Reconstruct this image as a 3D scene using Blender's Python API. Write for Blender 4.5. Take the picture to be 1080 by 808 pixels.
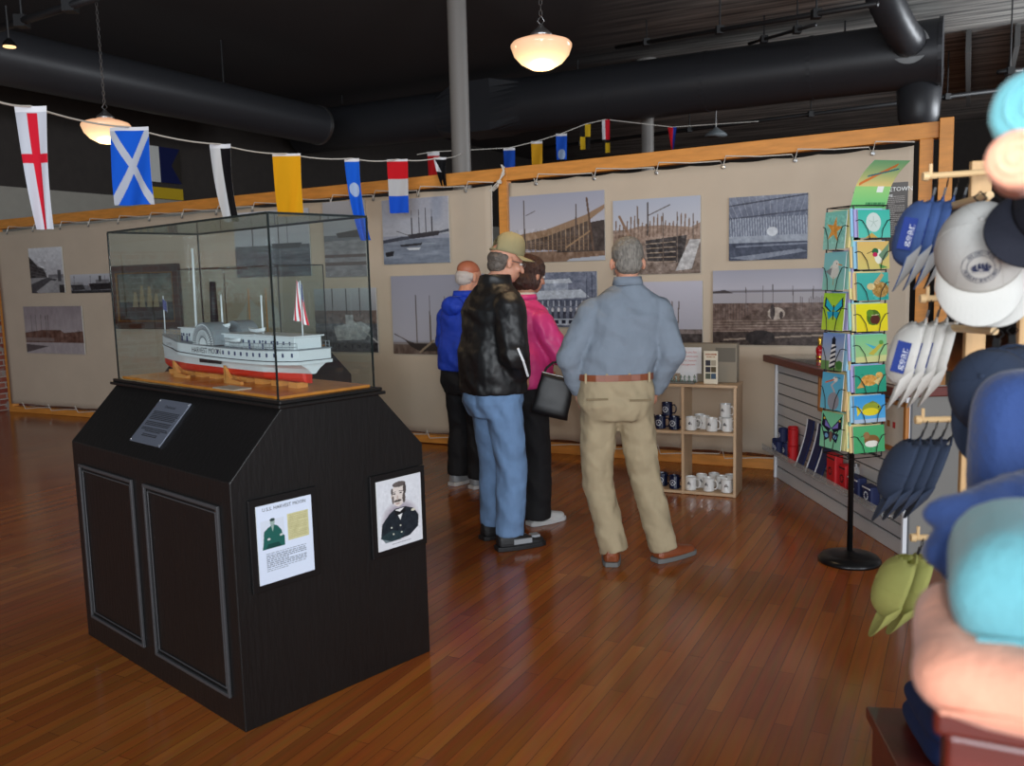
import bpy, bmesh, math, random
import numpy as np
from mathutils import Vector, Matrix, Euler, noise as mnoise
random.seed(7); rng = np.random.default_rng(7)
PI = math.pi
S = bpy.context.scene
C = S.collection
for o in list(bpy.data.objects): bpy.data.objects.remove(o, do_unlink=True)

# ------------------------------------------------------------------ camera
FPX, PITCH, ROLL, EYE = 921.35, 0.1203, -0.0257, 1.6
cp, sp = math.cos(PITCH), math.sin(PITCH)
D0 = Vector((0, cp, -sp)); U0 = Vector((0, sp, cp)); R0 = Vector((1, 0, 0))
cr, sr = math.cos(ROLL), math.sin(ROLL)
RR = cr*R0 + sr*U0; UU = -sr*R0 + cr*U0
cam_d = bpy.data.cameras.new('camera'); cam = bpy.data.objects.new('camera', cam_d); C.objects.link(cam)
cam.matrix_world = Matrix(((RR.x, UU.x, -D0.x, 0), (RR.y, UU.y, -D0.y, 0), (RR.z, UU.z, -D0.z, EYE), (0, 0, 0, 1)))
cam_d.sensor_width = 36; cam_d.lens = 36*FPX/1080; cam_d.clip_start = 0.05; cam_d.clip_end = 100
cam_d.dof.use_dof = True; cam_d.dof.focus_distance = 4.6; cam_d.dof.aperture_fstop = 4.0
S.camera = cam

# ------------------------------------------------------------------ light
S.view_settings.view_transform = 'Standard'; S.view_settings.look = 'None'
S.view_settings.exposure = 0.0; S.view_settings.gamma = 1.0
S.view_settings.use_curve_mapping = False
W = bpy.data.worlds.new('world'); S.world = W; W.use_nodes = True
W.node_tree.nodes['Background'].inputs[0].default_value = (0.80, 0.88, 1.0, 1)
W.node_tree.nodes['Background'].inputs[1].default_value = 0.55
def area(name, loc, rot, size, power, col, sy=None):
    l = bpy.data.lights.new(name, 'AREA'); l.energy = power; l.color = col; l.size = size
    if sy: l.shape = 'RECTANGLE'; l.size_y = sy
    o = bpy.data.objects.new(name, l); C.objects.link(o); o.location = loc; o.rotation_euler = rot
    return o
# the camera's flash, up and to the right of the lens
fl = bpy.data.lights.new('camera_flash', 'SPOT'); fl.energy = 125; fl.color = (1.0, 0.97, 0.93); fl.shadow_soft_size = 0.03
fl.spot_size = math.radians(74); fl.spot_blend = 1.0
flo = bpy.data.objects.new('camera_flash', fl); C.objects.link(flo); flo.location = (0.07, -0.02, EYE+0.13)
flo.rotation_euler = (math.radians(84), 0, math.radians(4))
# added cool area lamps for ambient fill, behind and beside the camera
area('rear_fill', (-1.5, -5.0, 2.6), (math.radians(80), 0, 0), 7.0, 700, (0.86, 0.93, 1.0), 2.6)
area('side_fill', (5.5, -3.5, 2.4), (math.radians(84), 0, math.radians(35)), 3.5, 300, (0.86, 0.93, 1.0), 2.2)

area('ceiling_fill', (10.5, 11.0, 3.6), (math.radians(115), 0, math.radians(70)), 4.0, 420, (0.9, 0.95, 1.0), 1.2)  # added unseen fill lamp, brightens the ceiling beyond the partition
# ------------------------------------------------------------------ pixel helpers (rays of the photograph onto planes of the place)
def ray(u, v): return D0 + RR*((u-540)/FPX) + UU*((404-v)/FPX)
EYEP = Vector((0, 0, EYE))
def at(u, v, y):
    d = ray(u, v); return EYEP + d*(y/d.y)
def gp(u, v, z=0.0):
    d = ray(u, v); return EYEP + d*((z-EYE)/d.z)

# ------------------------------------------------------------------ helpers
def lin(c):
    c = np.asarray(c, dtype=float)
    return np.where(c <= 0.04045, c/12.92, ((c+0.055)/1.055)**2.4)
def L(r, g, b): return tuple(float(x) for x in lin(np.array([r, g, b])/255.0))
def mat(name, col, rough=0.6, metal=0.0, emis=None, estr=0, bump=0.0, bscale=40, var=0.0, vscale=8, stretch=(1, 1, 1), spec=None, coat=0, alpha=None, sheen=0):
    m = bpy.data.materials.new(name); m.use_nodes = True
    nt = m.node_tree; b = nt.nodes['Principled BSDF']
    b.inputs['Base Color'].default_value = (*col, 1); b.inputs['Roughness'].default_value = rough
    b.inputs['Metallic'].default_value = metal
    if spec is not None: b.inputs['Specular IOR Level'].default_value = spec
    if coat: b.inputs['Coat Weight'].default_value = coat
    if sheen: b.inputs['Sheen Weight'].default_value = sheen
    if emis: b.inputs['Emission Color'].default_value = (*emis, 1); b.inputs['Emission Strength'].default_value = estr
    if bump or var:
        tc = nt.nodes.new('ShaderNodeTexCoord'); mp = nt.nodes.new('ShaderNodeMapping'); mp.inputs['Scale'].default_value = stretch
        nt.links.new(tc.outputs['Object'], mp.inputs[0])
    if bump:
        n = nt.nodes.new('ShaderNodeTexNoise'); n.inputs['Scale'].default_value = bscale; n.inputs['Detail'].default_value = 4
        bp = nt.nodes.new('ShaderNodeBump'); bp.inputs['Strength'].default_value = bump; bp.inputs['Distance'].default_value = 0.02
        nt.links.new(mp.outputs[0], n.inputs['Vector']); nt.links.new(n.outputs['Fac'], bp.inputs['Height']); nt.links.new(bp.outputs[0], b.inputs['Normal'])
    if var:
        n = nt.nodes.new('ShaderNodeTexNoise'); n.inputs['Scale'].default_value = vscale; n.inputs['Detail'].default_value = 5
        r = nt.nodes.new('ShaderNodeValToRGB')
        r.color_ramp.elements[0].position = 0.3; r.color_ramp.elements[1].position = 0.7
        r.color_ramp.elements[0].color = (*[c*(1-var) for c in col], 1); r.color_ramp.elements[1].color = (*[min(1, c*(1+var)) for c in col], 1)
        nt.links.new(mp.outputs[0], n.inputs['Vector']); nt.links.new(n.outputs['Fac'], r.inputs[0]); nt.links.new(r.outputs[0], b.inputs['Base Color'])
    return m
def colmat(name, rough=0.5, spec=0.3):
    m = bpy.data.materials.new(name); m.use_nodes = True; nt = m.node_tree; b = nt.nodes['Principled BSDF']
    a = nt.nodes.new('ShaderNodeAttribute'); a.attribute_name = 'Col'
    nt.links.new(a.outputs['Color'], b.inputs['Base Color']); b.inputs['Roughness'].default_value = rough; b.inputs['Specular IOR Level'].default_value = spec
    return m
def put(o, label=None, cat=None, group=None, kind=None):
    if label: o['label'] = label
    if cat: o['category'] = cat
    if group: o['group'] = group
    if kind: o['kind'] = kind
    return o
def thing(name, label, cat, loc=(0, 0, 0), rz=0, group=None, scale=None):
    o = bpy.data.objects.new(name, None); C.objects.link(o); o.location = loc; o.rotation_euler = (0, 0, rz)
    o.empty_display_size = 0.05
    if scale: o.scale = scale
    return put(o, label, cat, group)

class MB:
    def __init__(s): s.v = []; s.f = []; s.m = []; s.mats = []
    def mi(s, m):
        if m not in s.mats: s.mats.append(m)
        return s.mats.index(m)
    def add(s, vs, fs, m=None, M4=None):
        b = len(s.v); k = s.mi(m)
        for v in vs:
            v = Vector(v)
            s.v.append(tuple(M4 @ v) if M4 is not None else tuple(v))
        for f in fs: s.f.append(tuple(i+b for i in f)); s.m.append(k)
        return s
    def box(s, c, d, m=None, rot=None, M4=None):
        x, y, z = d[0]/2, d[1]/2, d[2]/2
        vs = [Vector((a, b, e)) for a in (-x, x) for b in (-y, y) for e in (-z, z)]
        if rot is not None:
            e = Euler(rot).to_matrix(); vs = [e @ v for v in vs]
        vs = [v+Vector(c) for v in vs]
        return s.add(vs, [(0, 1, 3, 2), (4, 6, 7, 5), (0, 4, 5, 1), (2, 3, 7, 6), (0, 2, 6, 4), (1, 5, 7, 3)], m, M4)
    def rings(s, rs, m=None, closed=True, M4=None):
        n = len(rs[0]); vs = [p for r in rs for p in r]; fs = []
        for i in range(len(rs)-1):
            for j in range(n): fs.append((i*n+j, i*n+(j+1) % n, (i+1)*n+(j+1) % n, (i+1)*n+j))
        if closed:
            fs.append(tuple(range(n))[::-1]); fs.append(tuple((len(rs)-1)*n+j for j in range(n)))
        return s.add(vs, fs, m, M4)
    def tube(s, pts, rad, m=None, seg=10, round_=False, M4=None, flat=1.0):
        pts = [Vector(p) for p in pts]; n = len(pts)
        if not hasattr(rad, '__len__'): rad = [rad]*n
        rad = list(rad)
        if round_:
            d0 = (pts[0]-pts[1]).normalized(); d1 = (pts[-1]-pts[-2]).normalized()
            a = [(pts[0]+d0*rad[0]*.95, rad[0]*.25), (pts[0]+d0*rad[0]*.6, rad[0]*.75)]
            b = [(pts[-1]+d1*rad[-1]*.6, rad[-1]*.75), (pts[-1]+d1*rad[-1]*.95, rad[-1]*.25)]
            pts = [x[0] for x in a]+pts+[x[0] for x in b]; rad = [x[1] for x in a]+rad+[x[1] for x in b]; n = len(pts)
        rs = []; up = None
        for i in range(n):
            t = (pts[min(i+1, n-1)]-pts[max(i-1, 0)])
            t = t.normalized() if t.length > 1e-9 else Vector((0, 0, 1))
            if up is None:
                up = Vector((0, 0, 1)) if abs(t.z) < .9 else Vector((0, 1, 0))
            u = (up - t*up.dot(t)); u = u.normalized() if u.length > 1e-6 else t.orthogonal().normalized()
            w = t.cross(u); up = u
            rs.append([pts[i]+(u*math.cos(2*PI*k/seg)*flat+w*math.sin(2*PI*k/seg))*rad[i] for k in range(seg)])
        return s.rings(rs, m, True, M4)
    def lathe(s, prof, m=None, seg=24, c=(0, 0, 0), M4=None):
        rs = [[Vector((c[0]+max(r, 1e-4)*math.cos(2*PI*k/seg), c[1]+max(r, 1e-4)*math.sin(2*PI*k/seg), c[2]+z)) for k in range(seg)] for r, z in prof]
        return s.rings(rs, m, True, M4)
    def ell(s, c, r, m=None, seg=16, rg=10, M4=None, rot=None):
        rs = []; e = Euler(rot).to_matrix() if rot else Matrix.Identity(3)
        for i in range(rg+1):
            a = -PI/2+PI*i/rg; a = max(-PI/2+.08, min(PI/2-.08, a))
            rs.append([Vector(c)+e @ Vector((r[0]*math.cos(a)*math.cos(2*PI*k/seg), r[1]*math.cos(a)*math.sin(2*PI*k/seg), r[2]*math.sin(a))) for k in range(seg)])
        return s.rings(rs, m, True, M4)
    def prism(s, poly, y0, y1, m=None, M4=None):      # poly in x,z extruded along y
        n = len(poly); vs = [(x, y0, z) for x, z in poly]+[(x, y1, z) for x, z in poly]
        fs = [tuple(range(n)), tuple(range(n, 2*n))[::-1]]+[(i, n+i, n+(i+1) % n, (i+1) % n) for i in range(n)]
        return s.add(vs, fs, m, M4)
    def build(s, name, m=None, parent=None, smooth=False, bevel=0, sub=0, loc=None, rot=None, remesh=0, disp=0, dscale=.2, sm=0, solid=0):
        me = bpy.data.meshes.new(name); me.from_pydata(s.v, [], s.f)
        mats = [x if x is not None else m for x in s.mats] or [m]
        for x in mats: me.materials.append(x)
        if len(mats) > 1: me.polygons.foreach_set('material_index', s.m)
        bm = bmesh.new(); bm.from_mesh(me); bmesh.ops.recalc_face_normals(bm, faces=bm.faces); bm.to_mesh(me); bm.free()
        if smooth: me.shade_smooth()
        o = bpy.data.objects.new(name, me); C.objects.link(o)
        if parent is not None: o.parent = parent
        if loc is not None: o.location = loc
        if rot is not None: o.rotation_euler = rot
        if solid:
            q = o.modifiers.new('s', 'SOLIDIFY'); q.thickness = solid; q.offset = 0
        if remesh:
            q = o.modifiers.new('r', 'REMESH'); q.mode = 'VOXEL'; q.voxel_size = remesh; q.use_smooth_shade = True
            if sm: q = o.modifiers.new('m', 'SMOOTH'); q.iterations = sm; q.factor = .6
        if disp:
            t = bpy.data.textures.new('folds', 'CLOUDS'); t.noise_scale = dscale; t.noise_depth = 2
            q = o.modifiers.new('d', 'DISPLACE'); q.texture = t; q.strength = disp; q.mid_level = .5; q.texture_coords = 'LOCAL'
        if bevel:
            q = o.modifiers.new('b', 'BEVEL'); q.width = bevel; q.segments = 2; q.limit_method = 'ANGLE'; q.angle_limit = math.radians(40)
            q.harden_normals = False
        if sub:
            q = o.modifiers.new('u', 'SUBSURF'); q.levels = sub; q.render_levels = sub
        return o
def children_copy(src, parent):
    for ch in list(src.children):
        c = ch.copy(); C.objects.link(c); c.parent = parent; children_copy(ch, c)
def dup(root, loc=None, rz=None, label=None, group=None, mw=None):
    r = root.copy(); C.objects.link(r)
    if loc is not None: r.location = loc
    if rz is not None: r.rotation_euler = (0, 0, rz)
    if mw is not None: r.matrix_world = mw
    if label: r['label'] = label
    if group: r['group'] = group
    children_copy(root, r)
    return r

# ---- text as flat meshes
def text2d(body, size):
    cu = bpy.data.curves.new('t', 'FONT'); cu.body = body; cu.size = size; cu.align_x = 'CENTER'; cu.align_y = 'CENTER'
    cu.resolution_u = 2
    o = bpy.data.objects.new('t', cu); C.objects.link(o)
    dg = bpy.context.evaluated_depsgraph_get(); me = bpy.data.meshes.new_from_object(o.evaluated_get(dg))
    vs = [tuple(v.co) for v in me.vertices]; fs = [tuple(p.vertices) for p in me.polygons]
    bpy.data.objects.remove(o); bpy.data.curves.remove(cu); bpy.data.meshes.remove(me)
    return vs, fs
def add_text(mb, body, size, fn, m=None, bold=1.0):
    vs, fs = text2d(body, size)
    mb.add([fn(x*bold, y) for x, y, z in vs], fs, m)

# ---- pictures: a numpy canvas painted in the script, carried by a fine grid
class Cv:
    def __init__(s, w, h, bg=(255, 255, 255)):
        s.w, s.h = w, h; s.a = np.zeros((h, w, 3)); s.a[:] = np.array(bg)
        s.Y, s.X = np.mgrid[0:h, 0:w]; s.X = (s.X+.5)/w; s.Y = (s.Y+.5)/h
    def mask(s, k, c, al=1.0):
        s.a[k] = s.a[k]*(1-al)+np.array(c)*al; return s
    def rect(s, x0, y0, x1, y1, c, al=1.0): return s.mask((s.X >= x0) & (s.X < x1) & (s.Y >= y0) & (s.Y < y1), c, al)
    def ell(s, cx, cy, rx, ry, c, al=1.0): return s.mask(((s.X-cx)/rx)**2+((s.Y-cy)/ry)**2 < 1, c, al)
    def poly(s, pts, c, al=1.0):
        ins = np.zeros(s.X.shape, bool); n = len(pts)
        for i in range(n):
            x0, y0 = pts[i]; x1, y1 = pts[(i+1) % n]
            if y0 == y1: continue
            cond = ((s.Y < y0) != (s.Y < y1)) & (s.X < (x1-x0)*(s.Y-y0)/(y1-y0)+x0)
            ins ^= cond
        return s.mask(ins, c, al)
    def line(s, p, q, t, c, al=1.0):
        asp = s.h/s.w; px, py = p[0], p[1]*asp; qx, qy = q[0], q[1]*asp; X, Y = s.X, s.Y*asp
        dx, dy = qx-px, qy-py; l2 = dx*dx+dy*dy+1e-12
        k = np.clip(((X-px)*dx+(Y-py)*dy)/l2, 0, 1); d = np.hypot(X-px-k*dx, Y-py-k*dy)
        return s.mask(d < t/2, c, al)
    def grad(s, y0, y1, c0, c1):
        k = (s.Y >= y0) & (s.Y <= y1); t = ((s.Y-y0)/(y1-y0))[k][:, None]
        s.a[k] = np.array(c0)*(1-t)+np.array(c1)*t; return s
    def noise(s, amp, sx=6, sy=6, y0=0, y1=1, x0=0, x1=1):
        acc = np.zeros((s.h, s.w)); a = 1.0
        for o in range(3):
            gx, gy = int(sx*2**o)+2, int(sy*2**o)+2; g = rng.standard_normal((gy, gx))
            fx = s.X*(gx-1.001); fy = s.Y*(gy-1.001); ix = fx.astype(int); iy = fy.astype(int); tx = fx-ix; ty = fy-iy
            acc += a*((g[iy, ix]*(1-tx)+g[iy, ix+1]*tx)*(1-ty)+(g[iy+1, ix]*(1-tx)+g[iy+1, ix+1]*tx)*ty); a *= .6
        k = (s.Y >= y0) & (s.Y <= y1) & (s.X >= x0) & (s.X <= x1)
        s.a[k] += (acc*amp)[k][:, None]; return s
    def textlines(s, x0, x1, y0, y1, n, c, t=.45):
        hh = (y1-y0)/n
        for i in range(n):
            x = x0; xe = x1 if (i+1) % 5 else x0+(x1-x0)*.55
            while x < xe-.01:
                w = random.uniform(.02, .07)*(x1-x0)*1.6; s.rect(x, y0+i*hh, min(x+w, xe), y0+(i+t)*hh, c, .8); x += w+.018*(x1-x0)
        return s
    def out(s): return lin(np.clip(s.a, 0, 255)/255.0)
PIC = colmat('printed_photo', .42, .35); PAPER = colmat('printed_paper', .7, .2); CLOTHP = colmat('printed_cloth', .9, .1)
EDGE = mat('white_foamboard', L(215, 215, 210), .7)
def picture(name, w, h, cv, parent=None, m=None, thick=.008, fn=None, loc=None, rot=None, edge=None):
    """grid in x (right), z (up), front facing -y, origin at centre; fn maps (x,z)->(x,y,z)"""
    col = cv.out(); H_, W_ = cv.h, cv.w
    xs = np.linspace(-w/2, w/2, W_); zs = np.linspace(h/2, -h/2, H_)
    fn = fn or (lambda x, z: (x, 0, z))
    vs = [fn(x, z) for z in zs for x in xs]
    fs = [(r*W_+c, (r+1)*W_+c, (r+1)*W_+c+1, r*W_+c+1) for r in range(H_-1) for c in range(W_-1)]
    nf = len(fs); n0 = len(vs)
    per = [c for c in range(W_)]+[r*W_+W_-1 for r in range(1, H_)]+[(H_-1)*W_+c for c in range(W_-2, -1, -1)]+[r*W_ for r in range(H_-2, 0, -1)]
    vs += [(vs[i][0], vs[i][1]+thick, vs[i][2]) for i in per]; k = len(per)
    fs += [(per[i], per[(i+1) % k], n0+(i+1) % k, n0+i) for i in range(k)]
    if thick > .004: fs.append(tuple(n0+i for i in range(k))[::-1])
    me = bpy.data.meshes.new(name); me.from_pydata(vs, [], fs)
    me.materials.append(m or PIC); me.materials.append(edge or EDGE)
    me.polygons.foreach_set('material_index', [0]*nf+[1]*(len(fs)-nf))
    ca = me.color_attributes.new('Col', 'FLOAT_COLOR', 'POINT')
    full = np.ones((len(vs), 4)); full[:n0, :3] = col.reshape(-1, 3); full[n0:, :3] = .6
    ca.data.foreach_set('color', full.astype(np.float32).ravel())
    o = bpy.data.objects.new(name, me); C.objects.link(o)
    if parent is not None: o.parent = parent
    if loc is not None: o.location = loc
    if rot is not None: o.rotation_euler = rot
    return o

# ------------------------------------------------------------------ materials
black_paint = mat('black_wood_paint', L(17, 16, 16), .42, bump=.1, bscale=60, var=.12, vscale=30, stretch=(1, 1, .2))
trim_gray = mat('worn_black_moulding', L(62, 62, 64), .4)
board_orange = mat('varnished_board', L(205, 125, 45), .25, var=.15, vscale=20)
beam_wood = mat('pine_beam', L(214, 142, 62), .5, var=.14, vscale=5, stretch=(1, 6, 6), bump=.1)
ply_wood = mat('birch_ply', L(196, 166, 132), .5, var=.08, vscale=10)
peg_wood = mat('pale_dowel', L(225, 190, 140), .5, var=.08)
rack_wood = mat('pine_slats', L(205, 165, 115), .55, var=.12, vscale=8, stretch=(4, 4, 1))
mahog = mat('mahogany', L(98, 34, 26), .36, var=.2, vscale=12, stretch=(1, 1, 5), coat=.3)
steel = mat('brushed_steel', L(150, 150, 150), .3, .9)
blackmetal = mat('black_metal', L(24, 24, 25), .3, .3)
wire_m = mat('black_wire', L(35, 35, 36), .4, .5)
canvas_m = mat('cotton_canvas', L(196, 180, 160), .95, bump=.12, bscale=9, var=.035, vscale=3)
cord_m = mat('white_cord', L(215, 210, 200), .8)
white_m = mat('gloss_white', L(232, 232, 228), .25)
duct_m = mat('black_duct', L(52, 53, 57), .42, .1, bump=.05, bscale=5)
pipe_m = mat('black_pipe', L(28, 28, 30), .5)
column_m = mat('grey_column', L(132, 128, 124), .5)

def planks():
    m = bpy.data.materials.new('hardwood_planks'); m.use_nodes = True; nt = m.node_tree; N = nt.nodes; K = nt.links; b = N['Principled BSDF']
    tc = N.new('ShaderNodeTexCoord'); mp = N.new('ShaderNodeMapping'); mp.inputs['Rotation'].default_value = (0, 0, -math.atan2(.887, .462))
    K.new(tc.outputs['Object'], mp.inputs[0])
    br = N.new('ShaderNodeTexBrick'); br.offset = .37; br.offset_frequency = 2; br.squash = 1
    for k, v in dict(Scale=1.0).items(): br.inputs[k].default_value = v
    br.inputs['Mortar Size'].default_value = .0012; br.inputs['Mortar Smooth'].default_value = .2
    br.inputs['Brick Width'].default_value = 1.15; br.inputs['Row Height'].default_value = .062
    br.inputs['Color1'].default_value = (0, 0, 0, 1); br.inputs['Color2'].default_value = (1, 1, 1, 1); br.inputs['Mortar'].default_value = (.5, .5, .5, 1)
    br.inputs['Bias'].default_value = 0
    K.new(mp.outputs[0], br.inputs['Vector'])
    rp = N.new('ShaderNodeValToRGB'); e = rp.color_ramp.elements
    e[0].position = 0; e[0].color = (*L(137, 76, 34), 1); e[1].position = 1; e[1].color = (*L(166, 100, 45), 1)
    x = rp.color_ramp.elements.new(.35); x.color = (*L(146, 82, 36), 1); x = rp.color_ramp.elements.new(.75); x.color = (*L(156, 90, 39), 1)
    K.new(br.outputs['Color'], rp.inputs[0])
    # grain
    mg = N.new('ShaderNodeMapping'); mg.inputs['Scale'].default_value = (1.5, 26, 1); K.new(mp.outputs[0], mg.inputs[0])
    ng = N.new('ShaderNodeTexNoise'); ng.inputs['Scale'].default_value = 1.6; ng.inputs['Detail'].default_value = 6; K.new(mg.outputs[0], ng.inputs['Vector'])
    mx = N.new('ShaderNodeMix'); mx.data_type = 'RGBA'; mx.blend_type = 'OVERLAY'; mx.inputs['Factor'].default_value = .35
    K.new(rp.outputs[0], mx.inputs['A']); K.new(ng.outputs['Color'], mx.inputs['B'])
    # worn reddish blotches
    nb = N.new('ShaderNodeTexNoise'); nb.inputs['Scale'].default_value = 1.1; nb.inputs['Detail'].default_value = 3; K.new(mp.outputs[0], nb.inputs['Vector'])
    r2 = N.new('ShaderNodeValToRGB'); r2.color_ramp.elements[0].position = .4; r2.color_ramp.elements[1].position = .7
    r2.color_ramp.elements[0].color = (1, 1, 1, 1); r2.color_ramp.elements[1].color = (.86, .62, .44, 1); K.new(nb.outputs['Fac'], r2.inputs[0])
    m2 = N.new('ShaderNodeMix'); m2.data_type = 'RGBA'; m2.blend_type = 'MULTIPLY'; m2.inputs['Factor'].default_value = .8
    K.new(mx.outputs['Result'], m2.inputs['A']); K.new(r2.outputs[0], m2.inputs['B'])
    dk = N.new('ShaderNodeMix'); dk.data_type = 'RGBA'; dk.blend_type = 'MIX'; K.new(br.outputs['Fac'], dk.inputs['Factor'])
    K.new(m2.outputs['Result'], dk.inputs['A']); dk.inputs['B'].default_value = (*L(92, 46, 24), 1)
    K.new(dk.outputs['Result'], b.inputs['Base Color'])
    rr = N.new('ShaderNodeMapRange'); rr.inputs['To Min'].default_value = .10; rr.inputs['To Max'].default_value = .24; K.new(nb.outputs['Fac'], rr.inputs['Value'])
    K.new(rr.outputs[0], b.inputs['Roughness'])
    b.inputs['Specular IOR Level'].default_value = .5
    bp = N.new('ShaderNodeBump'); bp.inputs['Strength'].default_value = .12; bp.inputs['Distance'].default_value = .003
    iv = N.new('ShaderNodeMath'); iv.operation = 'SUBTRACT'; iv.inputs[0].default_value = 1; K.new(br.outputs['Fac'], iv.inputs[1])
    K.new(iv.outputs[0], bp.inputs['Height']); K.new(bp.outputs[0], b.inputs['Normal'])
    return m
def bricks():
    m = bpy.data.materials.new('old_brick'); m.use_nodes = True; nt = m.node_tree; N = nt.nodes; K = nt.links; b = N['Principled BSDF']
    tc = N.new('ShaderNodeTexCoord'); sx = N.new('ShaderNodeSeparateXYZ'); cx = N.new('ShaderNodeCombineXYZ')
    K.new(tc.outputs['Object'], sx.inputs[0]); K.new(sx.outputs['Y'], cx.inputs['X']); K.new(sx.outputs['Z'], cx.inputs['Y'])
    br = N.new('ShaderNodeTexBrick'); br.inputs['Scale'].default_value = 1; br.inputs['Brick Width'].default_value = .22; br.inputs['Row Height'].default_value = .075
    br.inputs['Mortar Size'].default_value = .008; br.inputs['Color1'].default_value = (*L(120, 50, 38), 1); br.inputs['Color2'].default_value = (*L(150, 84, 66), 1)
    br.inputs['Mortar'].default_value = (*L(160, 150, 140), 1); K.new(cx.outputs[0], br.inputs['Vector'])
    n = N.new('ShaderNodeTexNoise'); n.inputs['Scale'].default_value = 7; K.new(tc.outputs['Object'], n.inputs['Vector'])
    r = N.new('ShaderNodeValToRGB'); r.color_ramp.elements[0].position = .52; r.color_ramp.elements[1].position = .62; K.new(n.outputs['Fac'], r.inputs[0])
    mx = N.new('ShaderNodeMix'); mx.data_type = 'RGBA'; K.new(r.outputs[0], mx.inputs['Factor']); K.new(br.outputs['Color'], mx.inputs['A']); mx.inputs['B'].default_value = (*L(140, 130, 122), 1)
    K.new(mx.outputs['Result'], b.inputs['Base Color']); b.inputs['Roughness'].default_value = .9
    return m
def ceiling_boards():
    m = bpy.data.materials.new('dark_ceiling_boards'); m.use_nodes = True; nt = m.node_tree; N = nt.nodes; K = nt.links; b = N['Principled BSDF']
    tc = N.new('ShaderNodeTexCoord'); mp = N.new('ShaderNodeMapping'); mp.inputs['Rotation'].default_value = (0, 0, .4807); K.new(tc.outputs['Object'], mp.inputs[0])
    mg = N.new('ShaderNodeMapping'); mg.inputs['Scale'].default_value = (.5, 7, 1); K.new(mp.outputs[0], mg.inputs[0])
    n = N.new('ShaderNodeTexNoise'); n.inputs['Scale'].default_value = 1.5; n.inputs['Detail'].default_value = 6; K.new(mg.outputs[0], n.inputs['Vector'])
    # boards turn paler to the right: brightness of lit boards put into the colour
    sx = N.new('ShaderNodeSeparateXYZ'); K.new(tc.outputs['Object'], sx.inputs[0])
    mr = N.new('ShaderNodeMapRange'); mr.inputs['From Min'].default_value = 1.0; mr.inputs['From Max'].default_value = 3.5; K.new(sx.outputs['X'], mr.inputs['Value'])
    r = N.new('ShaderNodeValToRGB'); r.color_ramp.elements[0].position = .35; r.color_ramp.elements[1].position = .7
    r.color_ramp.elements[0].color = (*L(86, 86, 86), 1); r.color_ramp.elements[1].color = (*L(190, 188, 182), 1); K.new(n.outputs['Fac'], r.inputs[0])
    mx = N.new('ShaderNodeMix'); mx.data_type = 'RGBA'; K.new(mr.outputs[0], mx.inputs['Factor']); mx.inputs['A'].default_value = (*L(62, 60, 62), 1); K.new(r.outputs[0], mx.inputs['B'])
    K.new(mx.outputs['Result'], b.inputs['Base Color']); b.inputs['Roughness'].default_value = .8
    return m

# ------------------------------------------------------------------ the room
TH = 0.48068; PC = 7.10938            # direction of the partition and its distance
Ux = Vector((math.cos(TH), -math.sin(TH), 0)); Vy = Vector((math.sin(TH), math.cos(TH), 0)); PO = Vy*PC
def onpart(u, v, off=0.0):
    """photograph point -> (s, z) on the partition plane moved off towards the viewer"""
    d = ray(u, v); k = (PC-off)/(d.dot(Vy)); P = EYEP+d*k; return P.dot(Ux), P.z
CEIL = 5.0
b = MB(); b.box((3, 8, -.05), (44, 44, .1)); put(b.build('floor', planks()), kind='structure')
b = MB(); b.box((3, 8, CEIL+.1), (44, 44, .2)); put(b.build('ceiling', ceiling_boards()), kind='structure')
wall_grey = mat('painted_plaster_grey', L(150, 147, 138), .9, var=.04); wall_dark = mat('dark_painted_wall', L(52, 47, 44), .9, var=.1)
sL = -11.45
wr = bpy.data.objects.new('wall_left', None)   # placeholder frame for coordinates only
bpy.data.objects.remove(wr)
b = MB(); bk = bricks()
b.box((-.15, 3, 1.03), (.3, 30, 2.06), bk)
b.box((-.15, 3, 2.52), (.3, 30, .92), wall_grey); b.box((-.15, 3, 3.99), (.3, 30, 2.02), wall_dark)
o = b.build('wall_left', wall_grey, loc=PO+Ux*sL, rot=(0, 0, -TH)); put(o, kind='structure')
b = MB(); b.box((9, 0, CEIL/2), (44, .3, CEIL), wall_dark); o = b.build('wall_back', wall_dark, loc=PO+Vy*17+Ux*(-3), rot=(0, 0, -TH)); put(o, kind='structure')
# low grey office wall with a white cornice behind the cap stand
b = MB(); b.box((4, 0, 1.48), (9, .2, 2.96), wall_grey)
o = b.build('wall_right', wall_grey, loc=PO+Vy*1.5+Ux*1.0, rot=(0, 0, -TH)); put(o, kind='structure')
b = MB(); b.prism([(-.5, 2.86), (8.5, 2.86), (8.5, 3.0), (-.5, 3.0)], -.2, .12); o = b.build('trim_1', mat('cornice_white', L(205, 205, 200), .6), loc=PO+Vy*1.5+Ux*1.0, rot=(0, 0, -TH), bevel=.02); put(o, kind='structure')

# ------------------------------------------------------------------ columns, ducts, pipes, ceiling panel
def column(px, y, r, label):
    P = at(px, 150, y)
    t = thing('support_column', label, 'column', (P.x, P.y, 0))
    b = MB(); b.lathe([(r, .3), (r, CEIL-.12)], seg=24); b.build('shaft', column_m, t, smooth=False)
    t.children[0].data.shade_smooth(); q = t.children[0].modifiers.new('e', 'EDGE_SPLIT')
    b = MB(); b.lathe([(r+.05, 0), (r+.05, .25), (r+.01, .3)], seg=24); b.build('plinth', column_m, t)
    b = MB(); b.lathe([(r+.01, CEIL-.12), (r+.07, CEIL-.04), (r+.07, CEIL)], seg=24); b.build('capital', column_m, t)
column(486, 9.9, .105, 'grey round steel column rising behind the timber beam')
column(683, 14.5, .10, 'far dark column between the long duct and the beam')

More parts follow.
